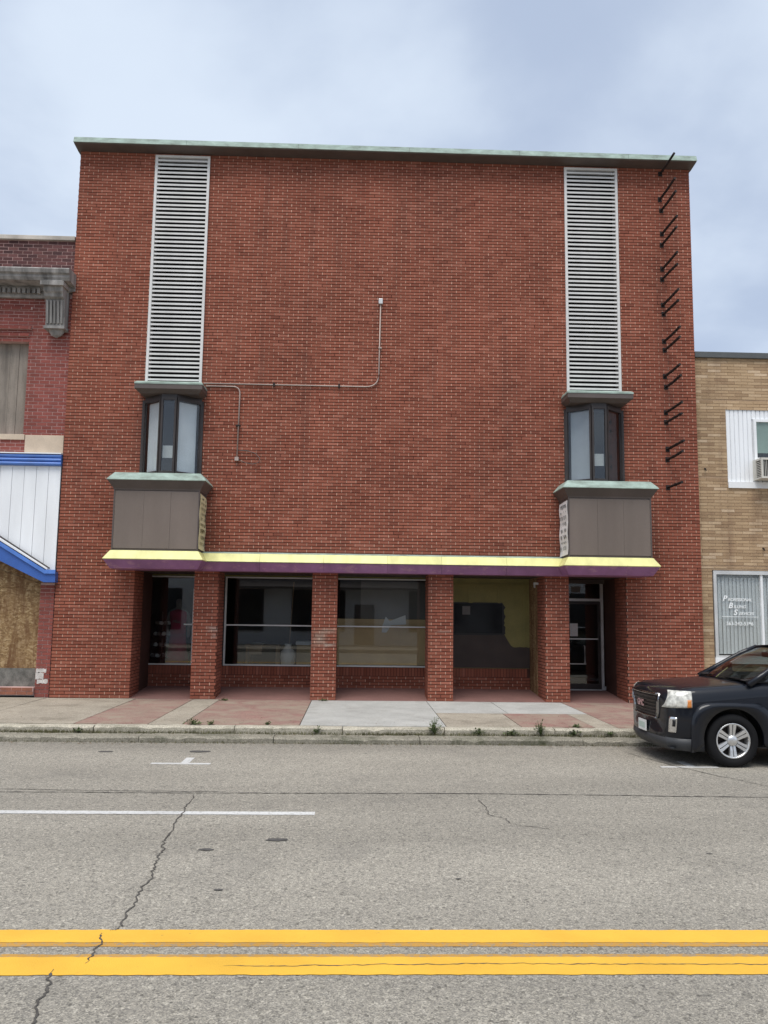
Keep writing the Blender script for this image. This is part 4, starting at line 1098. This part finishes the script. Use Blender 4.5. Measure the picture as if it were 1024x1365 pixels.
# sloping blue pediment trim
def slope(x, a, k): return a + k * (-6.97 - x)
ap = -10.6
pd = MB().prism([(-6.755, 2.345), (-6.755, 2.56), (-6.97, 2.56), (ap, 2.56 + .6 * (-6.97 - ap)), (2 * ap + 6.97, 2.56), (2 * ap + 6.97, 2.35), (ap, 2.345 + .47 * (-6.99 - ap)), (-6.99, 2.345)], 'y', -.17, -.004).build("pediment_trim", 'blue', Lb)
MB().prism([(-6.75, 2.52), (-6.75, 2.60), (-6.97, 2.60), (ap, 2.60 + .6 * (-6.97 - ap)), (ap, 2.50 + .6 * (-6.97 - ap)), (-6.97, 2.52)], 'y', -.205, -.171).build("upper_moulding", 'bluelight', pd)
MB().prism([(-6.93, 2.603), (-6.93, 2.63), (ap, 2.70 + .6 * (-6.97 - ap)), (ap, 2.603 + .6 * (-6.97 - ap))], 'y', -.19, -.004).build("white_flashing", 'white', pd)
MB().prism([(-6.93, 2.632), (-6.93, 2.65), (ap, 2.735 + .6 * (-6.97 - ap)), (ap, 2.702 + .6 * (-6.97 - ap))], 'y', -.10, -.004).build("shadow_strip", 'bronze', pd)
# boarded shop front
for xa, xb in ((-8.05, -7.121), (-9.27, -8.055), (-10.49, -9.275), (-11.7, -10.495)):
    MB().box(xa, xb, .20, .215, .575, min(2.9 + .6 * (-7.1 - xa), 3.9)).build("strand_board", 'osb', Lb)
MB().prism([(-8.2, 2.24), (-7.121, 2.24), (-7.121, 2.30), (-8.2, 2.66)], 'y', .185, .199).build("strand_board", 'osb', Lb)
MB().box(-11.7, -7.121, .195, .23, .20, .574).build("painted_base", 'greydirt', Lb)
MB().box(-11.7, -7.125, -.0, .30, .045, .20).build("brick_ledge", 'oldmortar', Lb)
LK = Bricks(); LK.field((-11.7, -.012, 0), (1, 0, 0), (0, -1, 0), 4.57, .05, .2, **kw); LK.emit(Lb, 'tilebrick', 'oldmortar', depth=.011, L=.212, gv=.013, single=0, rowname="ledge_brick_field")

# ------------------------------------------------------------------ right neighbour
Rb = empty("tan_brick_building", (10, .1, 0), "low tan brick building with white siding window and blinds behind lettered glass", "building")
X0, X1 = 6.82, 14.0
UW = (7.49, 9.75, 4.60, 6.36); LW = (7.07, 10.3, .83, 2.81)
hl = [UW, LW]
mb = MB(); holed_slab(mb, X0, X1, FY + .007, FY + .35, 0, 7.5, hl); mb.build("wall", 'tanmortar', Rb)
mb = MB(); mb.box(X0, X1, FY + 1.2, FY + 1.5, 0, 7.45); mb.build("wall_core", 'dark', Rb)
MB().box(X0 + .1, X1, FY + .36, FY + 1.19, 3.3, 3.5).build("floor_slab", 'dark', Rb)
RBk = Bricks()
kw = dict(L=.298, H=.0677, gv=.009, gh=.010, heads=False)
hr = [(h[0] - X0, h[1] - X0, h[2], h[3]) for h in hl]
zz = 0
for i, (za, zb_) in enumerate(((0, 2.885), (2.915, 4.82), (4.85, 6.54), (6.57, 7.5))):
    RBk.field((X0, FY, 0), (1, 0, 0), (0, -1, 0), X1 - X0, za, zb_, hr, phase=.05 * i, **kw)
RBk.emit(Rb, 'tanbrick', 'tanmortar', depth=.010, L=.298, gv=.009, jit=.0012)
cp = MB().box(X0 + .004, X1, FY - .06, FY + .4, 7.5, 7.63).build("coping", 'coping', Rb, bevel=.008)
# upper window
uw = MB().box(UW[0], UW[1], FY - .03, FY + .06, 4.60, 4.735).build("window", 'white', Rb)
tag(uw, "white sided window panel with a green shade")
MB().box(UW[0], UW[1], FY + .045, FY + .10, 4.735, 6.36).build("siding_backing", 'siding_groove', uw)
wx0, wx1, wz0, wz1 = 8.10, 9.14, 5.22, 6.14
x = UW[0]
while x < UW[1] - .05:
    xe = min(x + .097, UW[1])
    if xe < wx0 or x > wx1: parts = [(4.736, 6.355)]
    else: parts = [(4.736, wz0 - .001), (wz1 + .001, 6.355)]
    for za, zb_ in parts:
        MB().prism([(x + .002, FY + .045), (x + .010, FY + .02), (xe - .010, FY + .02), (xe - .002, FY + .045)], 'z', za, zb_).build("siding_strip", 'whitesiding', uw)
    x += .097
fr = MB(); fr.box(wx0, wx0 + .06, FY - .012, FY + .044, wz0, wz1); fr.box(wx1 - .06, wx1, FY - .012, FY + .044, wz0, wz1); fr.box(wx0 + .06, wx1 - .06, FY - .012, FY + .044, wz1 - .06, wz1); fr.box(wx0 + .06, wx1 - .06, FY - .012, FY + .044, wz0, wz0 + .06)
fr.build("frame", 'white', uw)
MB().box(wx0 + .06, wx1 - .06, FY + .012, FY + .018, wz0 + .06, wz1 - .06).build("pane", 'glassclear', uw)
MB().box(wx0 + .06, wx1 - .06, FY + .034, FY + .040, wz0 + .17, wz1 - .06).build("shade", 'shade', uw)
MB().box(wx0 + .06, wx1 - .06, FY + .041, FY + .0445, wz0 + .06, wz1 - .06).build("dark_gap", 'dark', uw)
acx = 8.06
acu = empty("air_conditioner", (acx + .33, -.05, 4.77), "beige window air conditioner jutting out below the green shade", "air conditioner")
mb = MB(); mb.box(acx, acx + .66, -.28, FY + .018, 4.77, 4.81); mb.box(acx, acx + .66, -.28, FY + .018, 5.17, 5.215); mb.box(acx, acx + .03, -.28, -.24, 4.81, 5.17); mb.box(acx + .63, acx + .66, -.28, -.24, 4.81, 5.17); mb.box(acx, acx + .03, -.02, FY + .018, 4.81, 5.17); mb.box(acx + .63, acx + .66, -.02, FY + .018, 4.81, 5.17)
mb.build("case", 'ac', acu)
MB().box(acx + .04, acx + .62, -.23, FY + .01, 4.812, 5.168).build("core", 'dark', acu)
for k in range(9): MB().box(acx + .008, acx + .014, -.24, -.02, 4.83 + k * .037, 4.845 + k * .037).build("side_fin", 'ac', acu)
for k in range(16): MB().box(acx + .045 + k * .036, acx + .053 + k * .036, -.265, -.255, 4.812, 5.168).build("grille_fin", 'ac', acu)
# lower window with vertical blinds
lw = MB().box(LW[0], LW[1], FY - .05, FY + .15, .83, .95).build("window", 'white', Rb)
tag(lw, "wide shop window with vertical blinds and white lettering")
fr = MB(); fr.box(LW[0] + .02, LW[0] + .085, FY - .02, FY + .10, .95, 2.80); fr.box(LW[0] + .085, LW[1], FY - .02, FY + .10, 2.72, 2.80); fr.box(LW[1] - .06, LW[1] - .002, FY - .02, FY + .10, .95, 2.719); fr.box(LW[0] + .085, LW[1] - .06, FY - .018, FY + .10, .95, 1.0)
fr.build("frame", 'alum', lw)
for xm in (8.12, 9.2): MB().box(xm, xm + .05, FY + .0, FY + .099, 1.0, 2.72).build("mullion", 'white', lw)
MB().box(LW[0] + .085, LW[1] - .06, FY + .055, FY + .063, 1.0, 2.72).build("pane", 'glassclear', lw)
vm = None; x = LW[0] + .11
while x < LW[1] - .08:
    if vm is None:
        a = rad(14); mbv = MB(); hw_ = .046
        q = [(-hw_ * math.cos(a), -hw_ * math.sin(a)), (0, -.006), (hw_ * math.cos(a), hw_ * math.sin(a)), (0, .002)]
        o = mbv.prism([(p[0] + 10, p[1] + .1) for p in q], 'z', 1.03, 2.66).build("blind_vane", 'vane', lw); vm = o.data
    else:
        o = bpy.data.objects.new("blind_vane", vm); COL.objects.link(o); o.parent = lw
    o.location = (x - 10, 0.09 + random.uniform(-.004, .004), 0); o.rotation_euler = (0, 0, 0)
    x += .083
MB().box(LW[0] + .09, LW[1] - .07, FY + .17, FY + .22, 2.67, 2.715).build("blind_rail", 'white', lw)
MB().box(LW[0], LW[1], FY + .30, FY + .31, .96, 2.8).build("backing", 'interior', lw)
ty = FY + .052
for (big, small, x, z) in (("P", "ROFESSIONAL", 7.30, 2.155), ("B", "ILLING", 7.42, 2.005), ("S", "ERVICES", 7.53, 1.86)):
    text_mesh("lettering", big, .165, 'lettering', lw, (x, ty, z), .28, weight=.004)
    text_mesh("lettering", small, .090, 'lettering', lw, (x + .115, ty, z), .28, weight=.001, spacing=.98 if big != "P" else .9)
MB().box(7.28, 8.07, ty - .001, ty + .001, 1.815, 1.825).build("underline", 'lettering', lw)
text_mesh("lettering", "563-242-5396", .105, 'lettering', lw, (7.36, ty, 1.64), .1, weight=.001)
for (x, z) in ((6.98, 5.02), (8.2, 3.3)):
    o = MB().tube([(x, FY + .01, z), (x, FY - .05, z - .01), (x + .01, FY - .06, z - .06)], .014, 6).build("wall_hook", 'steel', loc=(x, FY, z)); tag(o, "small rusty iron hook in the tan brick beside the white siding window" if z > 4 else "small rusty iron hook in the tan brick above the blinds window", "hook", "iron hooks on the tan brick")

# ------------------------------------------------------------------ across the street (seen in the shop glass)
opw = MB().box(-60, 60, -26, -20.6, -.44, -.03).build("far_pavement", 'walk'); tag(opw, "concrete pavement on the camera side of the street", "pavement", kind="structure")
Ob = empty("white_shop", (0, -26, 0), "pale rendered single storey shop across the street, seen reflected in the glass", "building")
MB().box(-16, 16, -38, -26, -.03, 4.6).build("wall", 'opp', Ob)
MB().box(-16.1, 16.1, -38.1, -25.85, 4.6, 4.85).build("coping", 'brownmetal', Ob)
for xa in (-13, -8.5, -4.0, 2.5, 7.0, 11.5):
    w = MB().box(xa, xa + 2.8, -26, -25.97, .8, 2.9).build("window", 'oppdark', Ob)
    mb = MB(); mb.box(xa - .08, xa, -26, -25.93, .72, 2.98); mb.box(xa + 2.8, xa + 2.88, -26, -25.93, .72, 2.98); mb.box(xa, xa + 2.8, -26, -25.93, 2.9, 2.98); mb.box(xa, xa + 2.8, -26, -25.9, .72, .8); mb.build("frame", 'bronze', w)
d_ = MB().box(-.6, .5, -26, -25.96, .0, 2.2).build("door", 'brownmetal', Ob)
MB().box(.35, .4, -25.96, -25.9, 1.0, 1.15).build("handle", 'alum', d_)
MB().prism([(-26, 3.2), (-24.9, 3.0), (-24.9, 3.12), (-26, 3.6)], 'x', -9, 9).build("awning", 'brownmetal', Ob)
# ------------------------------------------------------------------ parked car
CX0, CYC, CZ = 3.52, -5.36, RZ
car = empty("parked_suv", (CX0 + 2.3, CYC, CZ), "dark navy sport utility vehicle parked at the kerb by the tan brick building", "car")
def W(p): return (CX0 + p[0], CYC - p[1], CZ + p[2])      # car frame: x rearwards, y to its left side, z up
class CM(MB):
    def add(s, vs, fs): return MB.add(s, [W(v) for v in vs], fs)
ST = [(.10, .66, .38, .88), (.122, .76, .31, .95), (.165, .82, .27, 1.0), (.25, .85, .245, 1.032), (.40, .872, .23, 1.055), (.62, .882, .23, 1.07), (1.0, .89, .23, 1.095), (1.35, .89, .23, 1.125),
      (1.65, .89, .23, 1.145), (2.4, .89, .23, 1.155), (3.3, .89, .235, 1.17), (4.1, .885, .24, 1.18), (4.45, .865, .27, 1.18), (4.60, .83, .32, 1.14), (4.64, .76, .40, 1.05)]
secs = []
for x, hw, zb, zt in ST:
    half = [(0, zb), (.70 * hw, zb), (.92 * hw, zb + .035), (.985 * hw, zb + .15), (hw, .58), (.992 * hw, .74), (.965 * hw, zt - .14), (.925 * hw, zt - .045), (.82 * hw, zt - .006), (.45 * hw, zt + .012), (0, zt + .02)]
    ring = half + [(-y, z) for y, z in half[-2:0:-1]]
    s_ = []
    for y, z in ring:
        xx = x
        if x < 1.0: xx += .20 * (abs(y) / .89) ** 2.8 * (1 - x) + .05 * max(0, (.55 - z)) * 0
        s_.append((xx, y, z))
    secs.append(s_)
cb_ = CM().loft(secs)
bo = cb_.build("body", 'carpaint', car, True)
bo.data.materials.append(MAT['black'])
org = origin(car)
def to_local(p): w = Vector(W(p)); return w - org
bo.modifiers.new("sub", 'SUBSURF').levels = 2
bo.modifiers["sub"].render_levels = 2
cut = CM()
AX = (1.05, 3.90); WR = .355; AR = .425
for ax in AX:
    for s_ in (1, -1):
        n = 40
        ra = [(ax + AR * math.cos(2 * math.pi * k / n), s_ * .60, WR + .01 + AR * math.sin(2 * math.pi * k / n)) for k in range(n)]
        rb = [(p[0], s_ * 1.1, p[2]) for p in ra]
        cut.loft([ra, rb])
co = cut.build("cutter", 'black', car)
md = bo.modifiers.new("cut", 'BOOLEAN'); md.object = co; md.operation = 'DIFFERENCE'; md.solver = 'EXACT'
bpy.context.view_layer.update()
dg = bpy.context.evaluated_depsgraph_get()
me = bpy.data.meshes.new_from_object(bo.evaluated_get(dg))
bo.modifiers.clear(); old = bo.data; bo.data = me; me.name = "body"; bpy.data.meshes.remove(old); bpy.data.objects.remove(co)
me.materials.clear(); me.materials.append(MAT['carpaint']); me.materials.append(MAT['black'])
for p in me.polygons:
    w = p.center + org; x, y, z = w.x - CX0, CYC - w.y, w.z - CZ
    inw = any((x - ax) ** 2 + (z - WR - .01) ** 2 < (AR + .004) ** 2 for ax in AX) and abs(y) > .595
    p.material_index = 1 if (inw or z < .27) else 0
    p.use_smooth = not inw
bvh = BVHTree.FromPolygons([tuple(v.co + org) for v in me.vertices], [tuple(p.vertices) for p in me.polygons])
def hit_side(x, z, s_=1, off=.006):
    o = Vector(W((x, s_ * 2, z))); d = Vector((0, s_, 0)); r = bvh.ray_cast(o, d)
    return None if r[0] is None else (r[0], -d * 1.0, r[1])
def hit_front(y, z):
    r = bvh.ray_cast(Vector(W((-1, y, z))), Vector((1, 0, 0))); return r
def hit_top(x, y):
    return bvh.ray_cast(Vector(W((x, y, 2.5))), Vector((0, 0, -1)))
def patch(kind, poly, n, m_, off, s_=1, dome=0.0):
    """poly: 4 corners (bl, br, tr, tl) in (x,z) for side rays or (y,z) for front rays"""
    vs = []
    for j in range(m_ + 1):
        for i in range(n + 1):
            u, v = i / n, j / m_
            a = [(1 - u) * poly[0][k] + u * poly[1][k] for k in (0, 1)]; b = [(1 - u) * poly[3][k] + u * poly[2][k] for k in (0, 1)]
            p = [(1 - v) * a[k] + v * b[k] for k in (0, 1)]
            if kind == 'side':
                r = bvh.ray_cast(Vector(W((p[0], s_ * 2, p[1]))), Vector((0, s_, 0)))
                dflt = Vector(W((p[0], s_ * .8, p[1])))
            else:
                r = hit_front(p[0], p[1]); dflt = Vector(W((.1, p[0], p[1])))
            if r[0] is None: q, nn = dflt, Vector((0, -s_, 0)) if kind == 'side' else Vector((-1, 0, 0))
            else: q, nn = r[0], r[1]
            q = q + nn * (off + dome * math.sin(math.pi * u) * math.sin(math.pi * v))
            vs.append(q)
    k = (n + 1) * (m_ + 1); w = n + 1
    cen = sum(vs, Vector()) / k
    inn = [q + (Vector((0, s_, 0)) if kind == 'side' else Vector((1, 0, 0))) * .03 for q in vs]
    fs = [(j * w + i, j * w + i + 1, (j + 1) * w + i + 1, (j + 1) * w + i) for j in range(m_) for i in range(n)]
    rim_ = [i for i in range(n + 1)] + [(j + 1) * w - 1 for j in range(1, m_ + 1)] + [m_ * w + i for i in range(n - 1, -1, -1)] + [j * w for j in range(m_ - 1, 0, -1)]
    mb = MB(); mb.add(vs + inn, fs + [(rim_[a], rim_[(a + 1) % len(rim_)], k + rim_[(a + 1) % len(rim_)], k + rim_[a]) for a in range(len(rim_))])
    return mb
for s_ in (1, -1):
    hl_ = patch('side', [(.19, .775), (.50, .785), (.515, .995), (.26, .995)], 12, 8, .016, s_, .014).build("headlight", 'lens', car, True)
    patch('side', [(.44, .785), (.492, .785), (.497, .885), (.447, .885)], 3, 4, .028, s_).build("indicator", 'amber', hl_, True)
    patch('side', [(.225, .45), (.295, .45), (.31, .655), (.235, .655)], 5, 8, .010, s_).build("fog_lamp_bezel", 'chrome', car, True)
    patch('side', [(.26, .53), (.288, .53), (.293, .62), (.265, .62)], 3, 4, .016, s_).build("fog_lamp", 'black', car, True)
    # squared wheel arch mouldings
    for ax in AX:
        n = 36; secs = []
        for k in range(n + 1):
            t = rad(-8) + (math.pi + rad(16)) * k / n
            ci, si = math.cos(t), math.sin(t)
            xi, zi = ax + AR * .985 * ci, WR + .01 + AR * .985 * si
            e = .45
            xo = ax + .575 * math.copysign(abs(ci) ** e, ci); zo = WR + .01 + .50 * math.copysign(abs(si) ** .55, si)
            xm, zm = ax + .535 * math.copysign(abs(ci) ** e, ci), WR + .01 + .465 * math.copysign(abs(si) ** .55, si)
            ya, yb_ = .885, .908
            secs.append([(xi, s_ * .80, zi), (xi, s_ * yb_, zi), (xm, s_ * yb_, zm), (xo, s_ * ya * .985, zo), (xo, s_ * .80, zo)])
        CM().loft(secs).build("wheel_arch", 'carpaint', car, True)
    # rocker cladding
    CM().box(1.05 + .50, 3.90 - .50, *sorted((s_ * .80, s_ * .895)), .22, .34).build("sill_cladding", 'bumpergrey', car)
# front bumper lip
secs = []
for k in range(25):
    y = -.86 + 1.72 * k / 24
    xb_ = .13 + .17 * (abs(y) / .89) ** 3 + (.12 * max(0, abs(y) - .72) / .14)
    secs.append([(xb_ - .005, y, .37), (xb_ - .012, y, .30), (xb_ + .05, y, .21), (xb_ + .25, y, .21), (xb_ + .25, y, .37)])
CM().loft(secs).build("lower_bumper", 'bumpergrey', car, True)
for s_ in (1, -1):
    patch('side', [(.22, .24), (.60, .24), (.56, .36), (.20, .38)], 10, 4, .006, s_).build("bumper_corner", 'bumpergrey', car, True)
# grille
gr = patch('front', [(-.42, .61), (.42, .61), (.52, .925), (-.52, .925)], 14, 8, .010).build("grille", 'black', car)
for k in range(6):
    z = .635 + k * .05; w = .405 + .09 * (z - .6) / .33
    patch('front', [(-w, z), (w, z), (w, z + .012), (-w, z + .012)], 12, 1, .022).build("bar", 'bronze', gr)
for poly in ([(-.44, .595), (.44, .595), (.425, .615), (-.425, .615)], [(-.52, .92), (.52, .92), (.54, .94), (-.54, .94)], [(-.455, .60), (-.425, .61), (-.515, .925), (-.545, .935)], [(.425, .61), (.455, .60), (.545, .935), (.515, .925)]):
    patch('front', poly, 10, 3, .024).build("surround", 'darkchrome', gr, True)
gx = hit_front(0, .78)[0].x - CX0
text_mesh("badge", "GMC", .12, 'badge', gr, W((gx - .035, -.17, .735)), rot=(rad(90), 0, rad(-90)), weight=.006)
gx2 = hit_front(0, .46)[0].x - CX0
pl = CM().box(gx2 - .03, gx2 - .018, -.155, .155, .385, .535).build("number_plate", 'paper', car)
for k in range(6): CM().box(gx2 - .033, gx2 - .0302, -.12 + k * .042, -.098 + k * .042, .42, .50).build("plate_character", 'shade', pl)
# greenhouse
def grid(fn, n, m_):
    vs = [fn(-1 + 2 * i / n, j / m_) for j in range(m_ + 1) for i in range(n + 1)]
    return vs, [(j * (n + 1) + i, j * (n + 1) + i + 1, (j + 1) * (n + 1) + i + 1, (j + 1) * (n + 1) + i) for j in range(m_) for i in range(n)]
def lerp(a, b, t): return tuple(p + (q - p) * t for p, q in zip(a, b))
def ws(u, v):
    a = (1.38 - .17 * (1 - u * u), .80 * u, 1.115 + .03 * (1 - u * u)); b = (2.13 - .10 * (1 - u * u), .615 * u, 1.555 + .045 * (1 - u * u))
    p = lerp(a, b, v); return (p[0] - .03 * math.sin(math.pi * v), p[1], p[2] + .02 * math.sin(math.pi * v))
CM().add(*grid(ws, 14, 8)).build("windshield", 'carglass', car, True)
def rw(u, v): return lerp((4.47 + .04 * (1 - u * u), .78 * u, 1.17), (4.15 + .05 * (1 - u * u), .615 * u, 1.55 + .045 * (1 - u * u)), v)
CM().add(*grid(rw, 10, 6)).build("rear_window", 'carglass', car, True)
secs = []
for k in range(13):
    t = k / 12; x = 2.10 + 2.12 * t
    zc = 1.60 + .045 * math.sin(math.pi * min(1, t * 1.15 + .1)); dx_ = lambda u: -.10 * (1 - u * u) * (1 - t) + .05 * (1 - u * u) * t
    top = [(x + dx_(u / 6), .64 * u / 6, zc - .05 * (u / 6) ** 2 - .012 * (abs(u) == 6)) for u in range(-6, 7)]
    bot = [(p[0], p[1] * .96, p[2] - .035) for p in reversed(top)]
    secs.append(top + bot)
CM().loft(secs).build("roof", 'carpaint', car, True)
for s_ in (1, -1):
    CM().tube([(1.30, s_ * .835, 1.10), (1.55, s_ * .785, 1.245), (1.9, s_ * .685, 1.46), (2.14, s_ * .63, 1.565)], [.045, .04, .038, .04], 10).build("pillar", 'carpaint', car, True)
    CM().tube([(2.10, s_ * .63, 1.555), (3.0, s_ * .645, 1.60), (4.0, s_ * .635, 1.585), (4.2, s_ * .63, 1.55)], .035, 10).build("roof_rail", 'carpaint', car, True)
    CM().tube([(4.5, s_ * .80, 1.15), (4.35, s_ * .74, 1.35), (4.18, s_ * .63, 1.56)], .06, 10).build("pillar", 'carpaint', car, True)
    for xp in (2.55, 3.55):
        CM().tube([(xp, s_ * .83, 1.13), (xp + .08, s_ * .645, 1.57)], .04, 8).build("pillar", 'black', car, True)
    for (xa, xb, xc, xd) in ((1.52, 2.53, 2.56, 2.12), (2.57, 3.53, 3.58, 2.62), (3.57, 4.42, 4.2, 3.62)):
        CM().add([(xa, s_ * .835, 1.145), (xb, s_ * .835, 1.15), (xc, s_ * .645, 1.56), (xd, s_ * .64, 1.55)], [(0, 1, 2, 3)]).build("side_window", 'carglass', car)
    mr = CM().box(1.78, 1.90, *sorted((s_ * .95, s_ * 1.12)), 1.16, 1.31).build("mirror", 'carpaint', car, bevel=.03); 
    CM().tube([(1.84, s_ * .82, 1.16), (1.84, s_ * .98, 1.20)], .022, 8).build("mirror_stalk", 'black', mr)
    for xp in (1.66, 2.62, 3.55):
        pts = []
        for z in [.36 + i * .07 for i in range(11)]:
            r = bvh.ray_cast(Vector(W((xp, s_ * 2, z))), Vector((0, s_, 0)))
            if r[0] is not None: pts.append(r[0] + r[1] * .001)
        MB().tube(pts, .005, 5).build("door_seam", 'black', car)
    for xp in (2.35, 3.3):
        r = bvh.ray_cast(Vector(W((xp, s_ * 2, .98))), Vector((0, s_, 0)))[0]
        y = CYC - r.y
        CM().tube([(xp - .1, y, .98), (xp - .08, y + s_ * .035, .985), (xp + .08, y + s_ * .035, .985), (xp + .1, y, .98)], .013, 8).build("door_handle", 'chrome', car, True)
    pts = []
    for x in [.42 + i * .07 for i in range(13)]:
        r = hit_top(x, s_ * (.70 + .04 * min(1, x)))
        if r[0] is not None: pts.append(r[0] + Vector((0, 0, .0005)))
    MB().tube(pts, .0045, 5).build("hood_seam", 'black', car)
    # tail lamp
    patch('side', [(4.40, .86), (4.54, .86), (4.50, 1.10), (4.38, 1.10)], 4, 5, .008, s_).build("tail_lamp", 'amber', car, True)
# dash, seats, mirror, wipers
CM().loft([[(1.33, y, 1.12), (1.28, y, 1.15), (1.55, y, 1.19), (1.75, y, 1.18), (1.75, y, 1.12)] for y in (-.76, -.3, .3, .76)]).build("dashboard", 'black', car)
CM().box(1.76, 4.4, -.77, .77, 1.12, 1.175).build("cabin_floor", 'black', car)
for y in (-.38, .38):
    for x in (2.55, 3.5):
        st_ = CM().loft([[(x + a, y - w, z), (x + a, y + w, z), (x + a + .12, y + w, z), (x + a + .12, y - w, z)] for a, w, z in ((0, .22, 1.17), (.06, .21, 1.28), (.09, .16, 1.35))]).build("seat", 'brownpaint', car)
        CM().box(x + .11, x + .2, y - .12, y + .12, 1.37, 1.5).build("headrest", 'brownpaint', st_, bevel=.03)
CM().box(1.95, 2.0, -.11, .11, 1.44, 1.51).build("rear_view_mirror", 'black', car, bevel=.015)
n = 24
CM().tube([(1.95 + .07 * math.sin(2 * math.pi * k / n), .38 + .18 * math.cos(2 * math.pi * k / n), 1.20 + .17 * math.sin(2 * math.pi * k / n)) for k in range(n + 1)], .015, 6).build("steering_wheel", 'black', car, True)
for y0, y1 in ((-.55, -.02), (.05, .60)):
    CM().tube([(1.24, y0, 1.145), (1.26, (y0 + y1) / 2, 1.165), (1.30, y1, 1.16)], .009, 6).build("wiper", 'black', car)
# wheels
def axle_lathe(cm, prof, ax, n=40):
    rings = [[(ax + r * math.cos(2 * math.pi * k / n), y, WR + r * math.sin(2 * math.pi * k / n)) for k in range(n)] for r, y in prof]
    vs = [p for q in rings for p in q]; fs = [(i * n + k, i * n + (k + 1) % n, (i + 1) * n + (k + 1) % n, (i + 1) * n + k) for i in range(len(prof) - 1) for k in range(n)]
    cm.add(vs, fs); return cm
for ax in AX:
    for s_ in (1, -1):
        wh = CM(); axle_lathe(wh, [(.235, s_ * .66), (.33, s_ * .655), (.350, s_ * .68), (WR, s_ * .72), (WR, s_ * .82), (.350, s_ * .855), (.335, s_ * .873), (.29, s_ * .885), (.245, s_ * .875), (.237, s_ * .855), (.235, s_ * .66)], ax)
        wo = wh.build("wheel", 'rubber', car, True); wo["label"] = "black tyre on a six spoke alloy wheel"
        rm = CM(); axle_lathe(rm, [(.236, s_ * .866), (.232, s_ * .872), (.216, s_ * .868), (.208, s_ * .84), (.205, s_ * .70)], ax); ro = rm.build("rim", 'rim', wo, True)
        dk_ = CM(); axle_lathe(dk_, [(.206, s_ * .74), (.02, s_ * .74), (.001, s_ * .74)], ax); dk_.build("brake", 'bronze', wo)
        for k in range(6):
            a = math.pi / 2 + k * math.pi / 3
            def Q(r, tt, y): return (ax + r * math.cos(a) - tt * math.sin(a), s_ * y, WR + r * math.sin(a) + tt * math.cos(a))
            for g0, g1 in ((-.040, -.005), (.005, .040)):
                sp_ = CM().loft([[Q(.05, g0 * .9, .835), Q(.05, g1 * .9, .835), Q(.05, g1 * .9, .79), Q(.05, g0 * .9, .79)],
                                 [Q(.13, g0, .853), Q(.13, g1, .853), Q(.13, g1, .80), Q(.13, g0, .80)],
                                 [Q(.217, g0 * 1.25, .868), Q(.217, g1 * 1.25, .868), Q(.217, g1 * 1.25, .82), Q(.217, g0 * 1.25, .82)]])
                sp_.build("spoke", 'rim', wo)
        hb = CM(); axle_lathe(hb, [(.072, s_ * .80), (.070, s_ * .850), (.055, s_ * .862), (.02, s_ * .868), (.0005, s_ * .869)], ax); hb.build("hub_cap", 'rim', wo, True)
